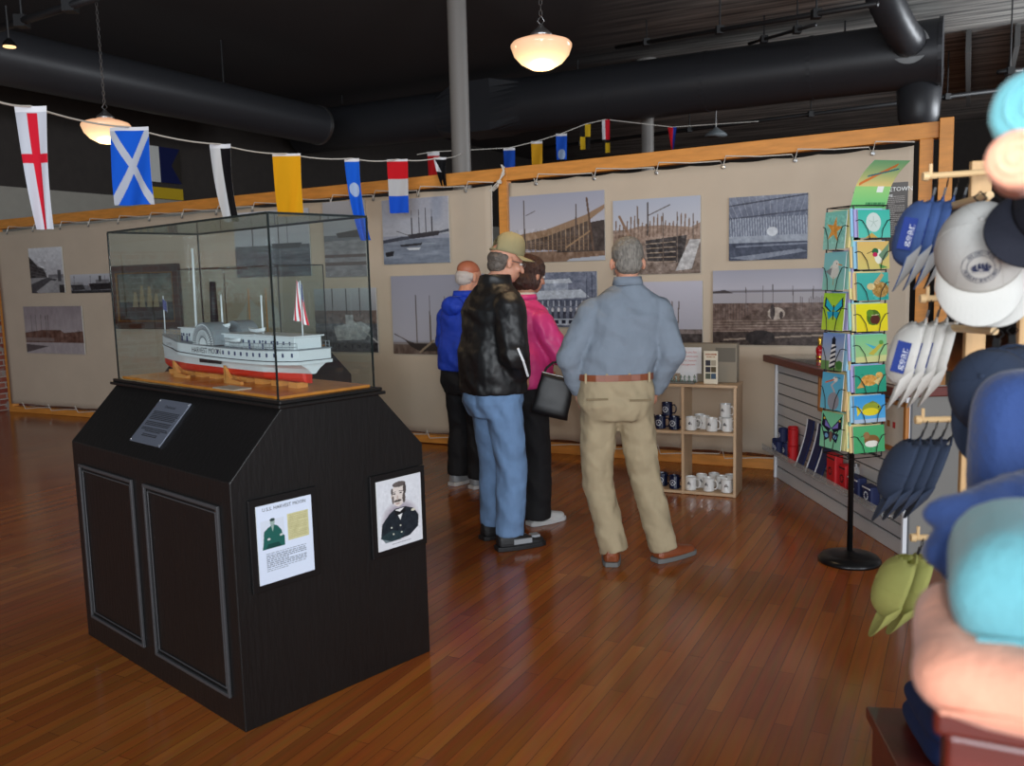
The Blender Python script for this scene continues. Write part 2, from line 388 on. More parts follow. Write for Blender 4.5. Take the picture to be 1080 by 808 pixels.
DU = Ux
P = at(992, 55, 12.0)
R = .43
t = thing('air_duct', 'long black round air duct crossing above the photo wall', 'duct', P, -TH)
b = MB(); b.lathe([(R, 0), (R, 6.1)], seg=32, M4=Matrix.Rotation(-PI/2, 4, 'Y')); o = b.build('round_duct', duct_m, t, smooth=True); o.modifiers.new('e', 'EDGE_SPLIT')
b = MB(); b.lathe([(R+.02, -.03), (R+.02, .02)], seg=32, M4=Matrix.Rotation(-PI/2, 4, 'Y')); b.build('end_cap', duct_m, t)
for k in (1.6, 3.1, 4.6):
    b = MB(); b.lathe([(R+.008, k), (R+.008, k+.05)], seg=32, M4=Matrix.Rotation(-PI/2, 4, 'Y')); b.build('seam_band', duct_m, t)
rs = []
def sq(x, r, k, n=32):
    out = []
    for i in range(n):
        a = 2*PI*i/n; ca, sa = math.cos(a), math.sin(a); mm = max(abs(ca), abs(sa)); q = (1-k)+k/mm
        out.append(Vector((x, r*ca*q, r*sa*q)))
    return out
b = MB(); b.rings([sq(-6.1, R, 0), sq(-6.6, R*.95, 1), sq(-7.3, R*.95, 1), sq(-7.7, R*.9, 0)]); b.build('square_transition', duct_m, t)
b = MB(); b.rings([sq(-7.7, R*.9, 0), sq(-10.9, R*.9, 0)]); o = b.build('round_duct', duct_m, t, smooth=True); o.modifiers.new('e', 'EDGE_SPLIT')
for x in (-1.2, -5.2, -9.9):
    b = MB(); b.tube([(x, 0, R), (x, 0, CEIL-P.z)], .012); b.build('hanger_rod', pipe_m, t)
# drop take-off below the duct and the flexible branch bending into it
b = MB(); b.lathe([(.30, -.2), (.26, -.8), (.16, -1.05)], seg=20, c=(-.25, .1, 0)); b.build('drop_cone', duct_m, t, smooth=True)
b = MB(); pts = []
F0 = Vector((-.35, -R*.9, .05))
for i in range(26):
    a = i/25
    pts.append(F0+Vector((-.35*a-.2*a*a, -1.0*math.sin(a*1.5), .05+1.1*(1-math.cos(a*1.55)))))
b.tube(pts, [.20*(1+.05*(i % 2)) for i in range(26)], seg=20); b.build('flexible_branch', duct_m, t, smooth=True)
b = MB(); b.lathe([(.235, -.02), (.235, .03)], seg=24, M4=Matrix.Translation(F0) @ Matrix.Rotation(PI/2, 4, 'X')); b.build('branch_collar', steel, t)

P2 = at(335, 132, 14.5)
t = thing('air_duct', 'black round duct running away along the left wall', 'duct', P2, -TH)
rot = Matrix.Rotation(PI/2, 4, 'X'); R2 = .30
b = MB(); b.lathe([(R2, 0), (R2, 11.5)], seg=28, M4=rot); o = b.build('round_duct', duct_m, t, smooth=True); o.modifiers.new('e', 'EDGE_SPLIT')
b = MB(); b.lathe([(R2+.01, -.03), (R2+.01, .03)], seg=28, M4=rot); b.build('end_ring', steel, t)
for k in (2, 6, 10):
    b = MB(); b.tube([(0, -k, R2), (0, -k, CEIL-P2.z)], .012); b.build('hanger_rod', pipe_m, t)

def pipe(p, q, r, label, nh=3):
    t = thing('ceiling_pipe', label, 'pipe', p)
    q = q-p
    b = MB(); b.tube([(0, 0, 0), q*.5, q], r, seg=10); b.build('pipe_run', pipe_m, t, smooth=True)
    for i in range(nh):
        a = q*((i+.5)/nh)
        b = MB(); b.tube([a, Vector((a.x, a.y, CEIL-p.z))], .01, seg=6); b.box(a, (.09, .09, .09)); b.build('hanger', pipe_m, t)
pipe(at(650, 50, 13), at(925, 4, 8.6), .028, 'black sprinkler pipe above the round duct')
pipe(at(560, 158, 17.5), at(1078, 92, 14), .035, 'black conduit passing beneath the round duct', 4)
pipe(at(790, 46, 12.6), at(860, 26, 11), .022, 'short black pipe between duct and sprinkler pipe', 2)
pipe(at(0, 30, 7.5), at(102, -3, 6.6), .03, 'black lighting track above the left pendant lamp', 2)
pipe(at(1078, 74, 11.5), at(1052, 76, 11.5), .03, 'short black pipe at right under the ceiling', 1)
# rows of joists seen low over the partition
for i in range(15):
    s = -1.6+i*.62
    pp = PO+Vy*8.2+Ux*(s+1.5)
    b = MB(); b.box((0, 2.0, CEIL-.17), (.07, 5.0, .3))
    o = b.build('ceiling_joist', mat('joist', L(84, 83, 82), .8) if i == 0 else bpy.data.materials['joist'], loc=(pp.x, pp.y, 0), rot=(0, 0, -TH)); put(o, 'dark exposed joist high beyond the timber beam, number %d from the left of its row' % (i+1), 'joist', 'joists beyond the partition')
P = at(553, 42, 9.4)
t = thing('ceiling_panel', 'flat grey square panel hung near the ceiling behind the pendant lamp', 'panel', (P.x, P.y, CEIL-.06), .75)
b = MB(); b.box((0, 0, 0), (.75, .75, .03)); b.build('panel_sheet', mat('grey_panel', L(80, 84, 86), .6), t, bevel=.005)
b = MB()
for x in (-.3, .3):
    b.tube([(x, 0, .015), (x, 0, .06)], .01)
b.build('hanger', pipe_m, t)

# ------------------------------------------------------------------ partition of timber and laced canvas
s_post = onpart(530, 200)[0]; s_end = onpart(1004, 130)[0]; s_lft = -11.25
t = thing('timber_frame', 'long pine timber frame carrying the canvas photo wall', 'frame', PO, -TH)
H0, H1, HR = 2.50, 2.58, 2.63
def beam(name, x0, z0, x1, z1, y, dy, hz):
    b = MB(); vs = []
    for x, z in ((x0, z0), (x1, z1)):
        vs += [(x, y, z-hz), (x, y+dy, z-hz), (x, y+dy, z), (x, y, z)]
    b.add(vs, [(0, 1, 2, 3), (4, 7, 6, 5), (0, 4, 5, 1), (1, 5, 6, 2), (2, 6, 7, 3), (3, 7, 4, 0)]); return b.build(name, beam_wood, t, bevel=.004)
beam('top_beam', s_lft, H0, s_post+.05, H1, 0, .09, .115); beam('top_beam', s_post+.05, H1, s_end-.08, HR, 0, .09, .115)
beam('bottom_beam', s_lft, .075, s_post, .085, 0, .09, .075); beam('bottom_beam', s_post, .085, s_end-.08, .085, 0, .09, .085)
for x, w, h in ((s_lft+.04, .08, H0-.115), (s_post, .09, H1-.115), (s_end-.16, .09, HR-.115)):
    b = MB(); b.box((x, .045, h/2), (w, .085, h)); b.build('post', beam_wood, t, bevel=.004)
b = MB(); b.box((s_end-.03, .0, (HR+.01)/2), (.09, .16, HR+.01)); b.build('post', beam_wood, t, bevel=.004)

def canvas_panel(x0, x1, zb, zt0, zt1, label):
    nx, nz = 90, 30; vs = []; fs = []
    for j in range(nz+1):
        for i in range(nx+1):
            a = i/nx; c = j/nz; x = x0+(x1-x0)*a; z = zb+(zt0+(zt1-zt0)*a-zb)*c
            pull = abs(math.sin(a*PI*10))*.012
            if j == 0: z += pull
            if j == nz: z -= pull
            y = -.03+.010*mnoise.noise(Vector((x*1.1, z*.6, 1)))+.004*mnoise.noise(Vector((x*6, z*1.5, 3)))
            vs.append((x, y, z))
    for j in range(nz):
        for i in range(nx): fs.append((j*(nx+1)+i, j*(nx+1)+i+1, (j+1)*(nx+1)+i+1, (j+1)*(nx+1)+i))
    b = MB(); b.add(vs, fs)
    r = thing('canvas_panel', label, 'canvas', PO, -TH)
    o = b.build('canvas_sheet', canvas_m, r, smooth=True, solid=.003)
    b = MB()
    n = int((x1-x0)/.55)
    pts = []
    for i in range(n+1):
        a = (i+.5)/(n+1); x = x0+(x1-x0)*a; zt = zt0+(zt1-zt0)*a
        b = MB(); b.lathe([(.010, 0), (.017, .002), (.017, .004), (.010, .006)], seg=10, M4=Matrix.Translation((x, -.04, zt-.03)) @ Matrix.Rotation(PI/2, 4, 'X')); b.build('eyelet', steel, r)
    for top in (True, False):
        b = MB(); pts = []
        for i in range(n+1):
            a = (i+.5)/(n+1); x = x0+(x1-x0)*a; zt = (zt0+(zt1-zt0)*a) if top else zb
            sg = 1 if top else -1
            pts += [(x-.03, -.012, zt+sg*.02), (x, -.048, zt-sg*.03), (x+.015, -.02, zt+sg*.055), (x+.28, -.012, zt+sg*.03)]
        b.tube(pts, .0045, seg=5); b.build('lacing_cord', cord_m, r)
    return r
canvas_panel(s_lft+.10, s_post-.10, .115, H0-.15, H1-.15, 'beige canvas sheet laced to the frame, left of the middle post')
canvas_panel(s_post+.08, s_end-.24, .125, H1-.14, HR-.16, 'beige canvas sheet laced to the frame, right of the middle post')
b = MB()
pm = s_post
for q in range(3):
    b.tube([(pm-.12+.02*q, -.03, H1-.2), (pm-.02, -.055, H1-.13-.02*q), (pm+.05, -.05, H1-.06+.03*q), (pm+.02, -.05, H1+.02)], .006, seg=5)
b.tube([(pm-.09, -.04, H1-.15), (pm-.10, -.04, 1.6), (pm-.095, -.04, .9)], .004, seg=5)
b.lathe([(.02, -.015), (.026, 0), (.02, .015)], seg=8, c=(pm, -.06, H1-.13))
put(b.build('cord_knot', cord_m, loc=PO, rot=(0, 0, -TH)), 'knotted white cord tied over the middle post', 'cord')

# ------------------------------------------------------------------ photographs on the canvas
SK = (176, 178, 186)
def masts(c, xs, y0, y1, col=(70, 66, 66), w=.010):
    for x in xs: c.line((x, y0+random.uniform(-.02, .02)), (x+random.uniform(-.006, .006), y1), w, col)
def ph_shipyard():
    c = Cv(90, 124, (200, 200, 204)); c.grad(0, .6, (214, 216, 220), (186, 186, 190))
    c.poly([(0, .18), (.25, .4), (.42, .46), (.5, .62), (.5, .75), (0, .8)], (62, 60, 62)); c.noise(14, 16, 24, .2, .8, 0, .5)
    for i in range(5): c.line((0, .35+i*.08), (.5, .5+i*.05), .012, (105, 104, 106))
    c.rect(0, .66, 1, 1, (150, 150, 152)); c.poly([(0, .8), (.5, .66), (.8, .7), (.3, 1), (0, 1)], (74, 74, 78)); c.poly([(.15, .96), (.62, .72), (.78, .75), (.5, 1), (.2, 1)], (160, 160, 162))
    c.rect(.55, .6, 1, .67, (120, 120, 124)); c.rect(.82, .5, .92, .75, (80, 80, 84)); c.rect(.85, .82, 1, 1, (50, 50, 52)); return c.noise(6, 20, 20)
def ph_steamers():
    c = Cv(130, 62, (186, 188, 194)); c.grad(0, .6, (190, 192, 198), (160, 162, 170)); c.rect(0, .6, 1, 1, (120, 122, 128))
    c.poly([(0, .55), (.3, .5), (.36, .8), (.05, .85)], (62, 62, 66)); c.rect(.05, .42, .3, .55, (150, 150, 154))
    c.poly([(.45, .5), (1, .45), (1, .8), (.5, .85)], (40, 40, 44)); c.rect(.62, .3, .95, .5, (120, 120, 124)); c.rect(.7, .12, .76, .4, (60, 60, 62)); masts(c, [.1, .5, .85], .1, .5)
    c.rect(0, .85, 1, 1, (50, 52, 56)); return c.noise(9, 30, 12, .4, 1)
def ph_harbour():
    c = Cv(150, 122, (150, 140, 140)); c.grad(0, .56, (146, 136, 140), (165, 156, 158)); c.poly([(0, .56), (.3, .5), (.62, .5), (.68, .56), (1, .52), (1, .76), (0, .76)], (104, 76, 66))
    c.noise(12, 24, 14, .5, .78); c.rect(0, .76, 1, 1, (166, 158, 160)); c.poly([(0, .8), (.4, .84), (0, .98)], (90, 82, 84)); masts(c, [.13, .21, .30, .38, .42], .2, .7, (96, 88, 88), .008)
    c.rect(0, .66, .5, .74, (128, 112, 108)); return c.noise(4, 30, 8)
def ph_calm():
    c = Cv(150, 130, (175, 180, 188)); c.grad(0, .55, (196, 198, 206), (180, 184, 192)); c.rect(0, .52, 1, .57, (90, 92, 98)); c.rect(0, .57, 1, 1, (92, 98, 106)); c.noise(14, 5, 30, .57, 1); masts(c, [.25, .6, .72], .1, .56); c.poly([(.5, .5), (.9, .5), (.86, .58), (.52, .58)], (70, 70, 74)); return c
def ph_boat():
    c = Cv(90, 150, (180, 184, 192)); c.grad(0, .55, (176, 178, 184), (160, 162, 168)); c.rect(0, .45, 1, .52, (110, 112, 118)); c.poly([(.3, .42), (.85, .38), (.98, .42), (.9, .48), (.35, .48)], (70, 64, 62)); c.rect(0, .52, 1, 1, (140, 138, 142)); c.noise(10, 6, 24, .5, 1)
    c.rect(0, .7, 1, .74, (96, 84, 80)); c.rect(0, .8, 1, .85, (100, 88, 84)); return c
def ph_launch():
    c = Cv(130, 134, (160, 162, 168)); c.grad(0, .4, (186, 188, 194), (150, 150, 156)); c.rect(0, .35, 1, .55, (112, 96, 90)); masts(c, [.18, .3, .52, .74], .02, .45, (60, 56, 56), .014)
    c.rect(0, .55, 1, 1, (96, 98, 104)); c.poly([(.3, .6), (.75, .52), (.9, .62), (.8, .8), (.35, .82)], (176, 178, 182)); c.rect(.5, .42, .62, .6, (190, 190, 194)); c.line((.6, .5), (1, .85), .02, (190, 190, 190)); c.rect(0, .85, 1, 1, (56, 56, 60)); return c.noise(16, 22, 22, .4, 1)
def ph_fourmast():
    c = Cv(150, 146, (150, 156, 172)); c.grad(0, .56, (158, 162, 176), (172, 176, 186)); c.rect(0, .62, 1, 1, (122, 132, 148)); c.noise(8, 4, 26, .62, 1)
    c.poly([(0, .62), (.3, .575), (.6, .575), (.85, .52), (1, .49), (1, .53), (.4, .62), (0, .67)], (64, 70, 84)); masts(c, [.45, .56, .66, .75], .18, .58, (84, 84, 92), .009)
    for x in (.45, .56, .66, .75): c.line((x, .3), (x, .56), .014, (70, 70, 78))
    c.poly([(.38, .55), (.86, .51), (.84, .58), (.42, .62)], (46, 48, 58)); c.line((.22, .49), (.42, .57), .01, (90, 88, 92))
    c.poly([(.26, .70), (.6, .68), (.58, .72), (.28, .735)], (44, 48, 58)); c.poly([(.36, .755), (.58, .75), (.55, .785), (.4, .79)], (206, 210, 216)); c.rect(.6, .69, .8, .705, (150, 160, 172)); c.poly([(.03, .81), (.17, .79), (.15, .87), (.04, .88)], (34, 36, 44)); return c.noise(3, 30, 30)
def ph_schooner():
    c = Cv(170, 134, (164, 164, 176)); c.grad(0, .82, (152, 152, 166), (178, 176, 186)); c.rect(0, .86, 1, 1, (106, 90, 82)); c.noise(12, 30, 8, .86, 1); c.rect(0, .84, 1, .87, (140, 132, 132))
    masts(c, [.27, .42, .58, .75], .26, .84, (92, 84, 80), .009)
    for x in (.27, .42, .58, .75): c.line((x, .5), (x, .84), .014, (104, 92, 84))
    c.poly([(.12, .80), (.25, .86), (.9, .84), (.86, .95), (.3, .96), (.2, .9)], (56, 48, 46)); c.line((.02, .74), (.2, .85), .01, (90, 80, 78)); c.line((.3, .97), (.45, .82), .02, (150, 132, 112)); return c
def ph_hull():
    c = Cv(180, 132, (176, 176, 188)); c.grad(0, .7, (160, 162, 178), (196, 192, 196)); c.rect(0, .84, 1, 1, (130, 104, 86))
    c.poly([(.55, .5), (1, .42), (1, .86), (.5, .86)], (70, 60, 56)); c.poly([(.12, .62), (.55, .5), (.85, .34), (.84, .86), (.12, .8)], (86, 72, 64))
    c.poly([(0, .6), (.4, .52), (.8, .34), (1, .2), (1, .26), (.84, .42), (.4, .62), (.15, .68)], (150, 122, 98))
    for i in range(16): x = .14+i*.046; c.line((x, .64-i*.018), (x, .84), .008, (158, 132, 106))
    for i in range(4): c.line((.15, .72+i*.035), (.84, .62+i*.06), .006, (118, 94, 78))
    c.line((.6, .8), (.86, .56), .016, (160, 130, 100))
    masts(c, [.16], .08, .84, (84, 72, 66), .014); masts(c, [.71], .17, .55, (90, 76, 70), .012); c.line((.82, .1), (.88, .84), .02, (98, 76, 62)); c.line((.18, .3), (.28, .24), .008, (90, 80, 76))
    c.noise(10, 34, 16, .5, 1); return c.poly([(.64, .96), (1, .93), (1, 1), (.6, 1)], (176, 180, 190))
def ph_frames():
    c = Cv(170, 148, (180, 184, 196)); c.grad(0, .5, (172, 178, 194), (196, 196, 202)); c.rect(0, .4, 1, 1, (128, 112, 102)); c.poly([(0, .45), (.3, .36), (.6, .36), (.9, .4), (1, .34), (1, .55), (0, .6)], (152, 130, 116))
    for i in range(22): x = .04+i*.044; c.line((x, .28+.06*math.sin(i)), (x-.01, .5), .016, (126, 104, 90))
    c.line((.08, .22), (.2, .5), .03, (140, 112, 92)); c.poly([(.38, .55), (.85, .5), (.8, .86), (.4, .82)], (60, 54, 54)); masts(c, [.41], .04, .48, (80, 70, 66), .018); c.line((.42, .22), (.66, .1), .012, (90, 80, 76)); masts(c, [.29], .1, .4, (120, 106, 98), .014)
    for i in range(5): c.line((.38, .6+i*.06), (.72, .58+i*.065), .01, (156, 138, 122))
    masts(c, [.58, .74, .92], .22, .9, (104, 90, 82), .012); c.poly([(.88, .56), (1, .56), (.9, .94), (.72, .96)], (186, 184, 184)); c.noise(16, 30, 26, .4, 1); return c
def ph_pilothouse():
    c = Cv(140, 120, (120, 126, 144)); c.grad(0, 1, (118, 124, 142), (104, 110, 128)); c.poly([(.22, .14), (.62, .12), (.66, .2), (.2, .22)], (196, 202, 212)); c.rect(.26, .2, .6, .34, (160, 168, 184)); c.poly([(.1, .34), (.78, .32), (.9, .46), (.08, .5)], (186, 194, 206)); c.rect(.1, .5, .9, .62, (80, 86, 104))
    for i in range(10): c.rect(.14+i*.08, .52, .16+i*.08, .62, (170, 176, 190)); c.ell(.12+i*.085, .68, .018, .04, (200, 200, 206)); c.rect(.1+i*.085, .72, .14+i*.085, .84, (58, 60, 76))
    c.rect(.36, .84, .8, .96, (182, 190, 204))
    for i in range(4): c.rect(.4+i*.1, .87, .46+i*.1, .93, (40, 44, 62))
    masts(c, [.86, .93, .05], .02, .6, (74, 78, 96), .012); return c.noise(12, 26, 22)
def ph_threesticks():
    c = Cv(150, 146, (180, 178, 190)); c.grad(0, .72, (186, 184, 196), (170, 168, 178)); c.rect(0, .66, 1, .72, (120, 108, 104)); c.rect(0, .72, 1, .86, (60, 52, 50)); c.rect(0, .86, 1, 1, (124, 108, 96)); c.noise(14, 28, 18, .66, 1)
    for x0, x1 in ((.52, .5), (.64, .63), (.72, .7)): c.line((x0, .28), (x1, .84), .014, (96, 82, 76))
    c.line((.62, .7), (.75, .86), .012, (150, 130, 110)); return c
def ph_interior():
    c = Cv(170, 144, (110, 118, 136)); c.grad(0, .34, (120, 128, 146), (92, 100, 120)); 
    for i in range(15): c.line((-.1+i*.09, 0), (.05+i*.07, .34), .008, (150, 156, 170), .7)
    c.line((0, .14), (1, .02), .02, (60, 66, 84)); c.line((0, .34), (1, .26), .02, (64, 70, 88))
    for i in range(30): x = .02+i*.033; c.line((x, .34), (x+.015, .64), .010, (160, 168, 182)); 
    c.rect(0, .62, 1, .72, (150, 158, 172)); c.rect(0, .72, 1, 1, (64, 72, 92)); c.poly([(.0, .95), (.9, .84), (1, .88), (.3, 1)], (128, 136, 152)); c.line((.1, .78), (1, .76), .02, (120, 128, 146)); c.ell(.56, .56, .07, .07, (200, 206, 214)); return c.noise(8, 26, 20)
def ph_wide():
    c = Cv(210, 136, (170, 168, 180)); c.grad(0, .26, (158, 158, 172), (182, 180, 190)); c.rect(0, .27, 1, .30, (120, 116, 122)); c.poly([(0, .29), (.1, .26), (.18, .31), (0, .34)], (66, 58, 60)); c.rect(0, .31, 1, .46, (168, 164, 170)); c.rect(0, .44, 1, 1, (112, 92, 84))
    for i in range(26): x = .01+i*.012; c.line((x, .44), (x, .66), .003, (82, 68, 62))
    for i in range(20): x = .72+i*.014; c.line((x, .36+.01*(i % 3)), (x, .6), .004, (84, 70, 66))
    masts(c, [.28, .42, .5, .66, .82], .22, .5, (90, 82, 82), .006)
    c.poly([(.3, .6), (.42, .5), (.66, .5), (.82, .62), (.95, .76), (.1, .76)], (96, 78, 70)); c.ell(.53, .58, .07, .08, (178, 164, 152)); c.ell(.5, .56, .02, .1, (60, 48, 46)); c.ell(.57, .6, .015, .05, (70, 56, 52))
    for i in range(5): c.line((0, .68+i*.035), (1, .66+i*.035), .007, (142, 124, 112)); 
    c.rect(0, .82, 1, 1, (66, 54, 50)); c.line((.1, .93), (.9, .86), .014, (150, 134, 120)); c.ell(.4, .9, .12, .1, (40, 32, 32)); return c.noise(13, 40, 26, .44, 1)
def ph_poster():
    c = Cv(110, 190, (62, 56, 54)); c.grad(0, 1, (96, 92, 88), (40, 32, 30)); c.textlines(.36, .92, .2, .78, 22, (176, 170, 164)); return c
photos = [
 ((32, 261, 67, 309), ph_shipyard, 'black and white print of a shipyard, highest at the far left of the wall'),
 ((75, 289, 118, 309), ph_steamers, 'small wide print of steamers beside the shipyard print'),
 ((27, 323, 88, 373), ph_harbour, 'brown print of a harbour town, lowest at the far left of the wall'),
 ((248, 222, 327, 292), ph_calm, 'print of calm dark water under a pale sky, seen through the glass case'),
 ((342, 212, 386, 292), ph_boat, 'narrow print of a low hull on pale water, behind the blue pennant'),
 ((333, 304, 398, 371), ph_launch, 'busy print of white launch and masts, below the narrow print'),
 ((404, 209, 474, 278), ph_fourmast, 'bluish print of a four-masted ship with rowing boats before it'),
 ((414, 290, 512, 374), ph_schooner, 'large print of a schooner lying ashore, beside the man in blue'),
 ((538, 204, 638, 276), ph_hull, 'print of a long hull on the stocks with scaffolding, right of the middle post'),
 ((647, 209, 739, 289), ph_frames, "print of ship's frames and a pale gangway above the grey-haired man"),
 ((556, 287, 630, 345), ph_pilothouse, 'bluish print of a riverboat deckhouse with crowd beside the woman in pink'),
 ((655, 297, 741, 373), ph_threesticks, 'print of three bare spars above mud, right of the man in grey shirt'),
 ((769, 206, 852, 274), ph_interior, "blue-grey print of a ship's ribbed interior, highest print at right"),
 ((752, 284, 882, 364), ph_wide, 'widest print, a half-built ship in a brown yard, above the shop counter'),
]
for (x0, y0, x1, y1), fn, lab in photos:
    xm, ym = (x0+x1)/2, (y0+y1)/2
    sa, _ = onpart(x0, ym, .05); sb, _ = onpart(x1, ym, .05); _, za = onpart(xm, y0, .05); _, zb = onpart(xm, y1, .05)
    o = picture('photo_print', sb-sa, za-zb, fn(), thick=.012, loc=PO+Ux*(sa+sb)/2-Vy*.056+Vector((0, 0, (za+zb)/2)), rot=(0, 0, -TH))
    put(o, lab, 'photograph', 'ship photographs on the canvas wall')
sa, _ = onpart(917, 230, .05); sb, _ = onpart(957, 230, .05); _, za = onpart(937, 193, .05); _, zb = onpart(937, 265, .05)
t = thing('text_poster', 'dark text poster on the canvas behind the card stand', 'poster', PO+Ux*(sa+sb)/2-Vy*.056+Vector((0, 0, (za+zb)/2)), -TH)
picture('poster_sheet', sb-sa, za-zb, ph_poster(), t, thick=.01)
b = MB(); hh = za-zb
add_text(b, 'GEORGETOWN', .042, lambda x, y: (x+.01, -.004, hh/2-.05+y)); add_text(b, 'MARITIME', .026, lambda x, y: (x-.03, -.004, hh/2-.095+y))
b.build('lettering', white_m, t)

# framed marine painting seen through the case
sa, _ = onpart(119, 312, .08); sb, _ = onpart(190, 312, .08); _, za = onpart(155, 279, .08); _, zb = onpart(155, 347, .08)
t = thing('framed_painting', 'dark framed oil painting of a sailing ship behind the glass case', 'painting', PO+Ux*(sa+sb)/2-Vy*.07+Vector((0, 0, (za+zb)/2)), -TH)
w_, h_ = sb-sa, za-zb
c = Cv(140, 130, (70, 84, 88)); c.grad(0, .6, (92, 104, 100), (122, 124, 106)); c.grad(.6, 1, (48, 66, 68), (34, 40, 40)); c.noise(12, 8, 8)
for x, hh in ((.3, .3), (.42, .42), (.55, .4), (.66, .26)): c.poly([(x-.05, .7), (x+.05, .7), (x+.03, .7-hh), (x-.01, .7-hh)], (176, 160, 120), .8)
c.poly([(.2, .7), (.78, .7), (.7, .8), (.28, .8)], (40, 32, 28))
picture('painted_panel', w_-.16, h_-.16, c, t, thick=.01, loc=(0, 0, 0))
b = MB(); fr_m = mat('dark_frame_wood', L(62, 42, 30), .4)
for sx in (-1, 1): b.box((sx*(w_/2-.05), -.005, 0), (.10, .05, h_))
for sz in (-1, 1): b.box((0, -.005, sz*(h_/2-.05)), (w_, .05, .10))
b.build('frame', fr_m, t, bevel=.012)
b = MB()
for sx in (-1, 1): b.box((sx*(w_/2-.09), -.02, 0), (.022, .02, h_-.16))
for sz in (-1, 1): b.box((0, -.02, sz*(h_/2-.09)), (w_-.16, .02, .022))
b.build('gilt_slip', mat('gilt', L(150, 112, 52), .4, .5), t, bevel=.004)

# ------------------------------------------------------------------ display cases
glass = bpy.data.materials.new('case_glass'); glass.use_nodes = True
nt = glass.node_tree; nt.nodes.clear(); ou = nt.nodes.new('ShaderNodeOutputMaterial'); mx = nt.nodes.new('ShaderNodeMixShader')
tr = nt.nodes.new('ShaderNodeBsdfTransparent'); tr.inputs[0].default_value = (.86, .925, .915, 1); gl = nt.nodes.new('ShaderNodeBsdfGlossy'); gl.inputs['Roughness'].default_value = .01
lw_ = nt.nodes.new('ShaderNodeLayerWeight'); pw_ = nt.nodes.new('ShaderNodeMath'); pw_.operation = 'POWER'; pw_.inputs[1].default_value = 4.5; nt.links.new(lw_.outputs['Facing'], pw_.inputs[0])
fz = nt.nodes.new('ShaderNodeMath'); fz.operation = 'MULTIPLY_ADD'; fz.inputs[1].default_value = .9; fz.inputs[2].default_value = .07; nt.links.new(pw_.outputs[0], fz.inputs[0])
nt.links.new(fz.outputs[0], mx.inputs[0]); nt.links.new(tr.outputs[0], mx.inputs[1]); nt.links.new(gl.outputs[0], mx.inputs[2]); nt.links.new(mx.outputs[0], ou.inputs[0])
edge_glass = mat('dark_glass_edge', L(16, 26, 26), .15)
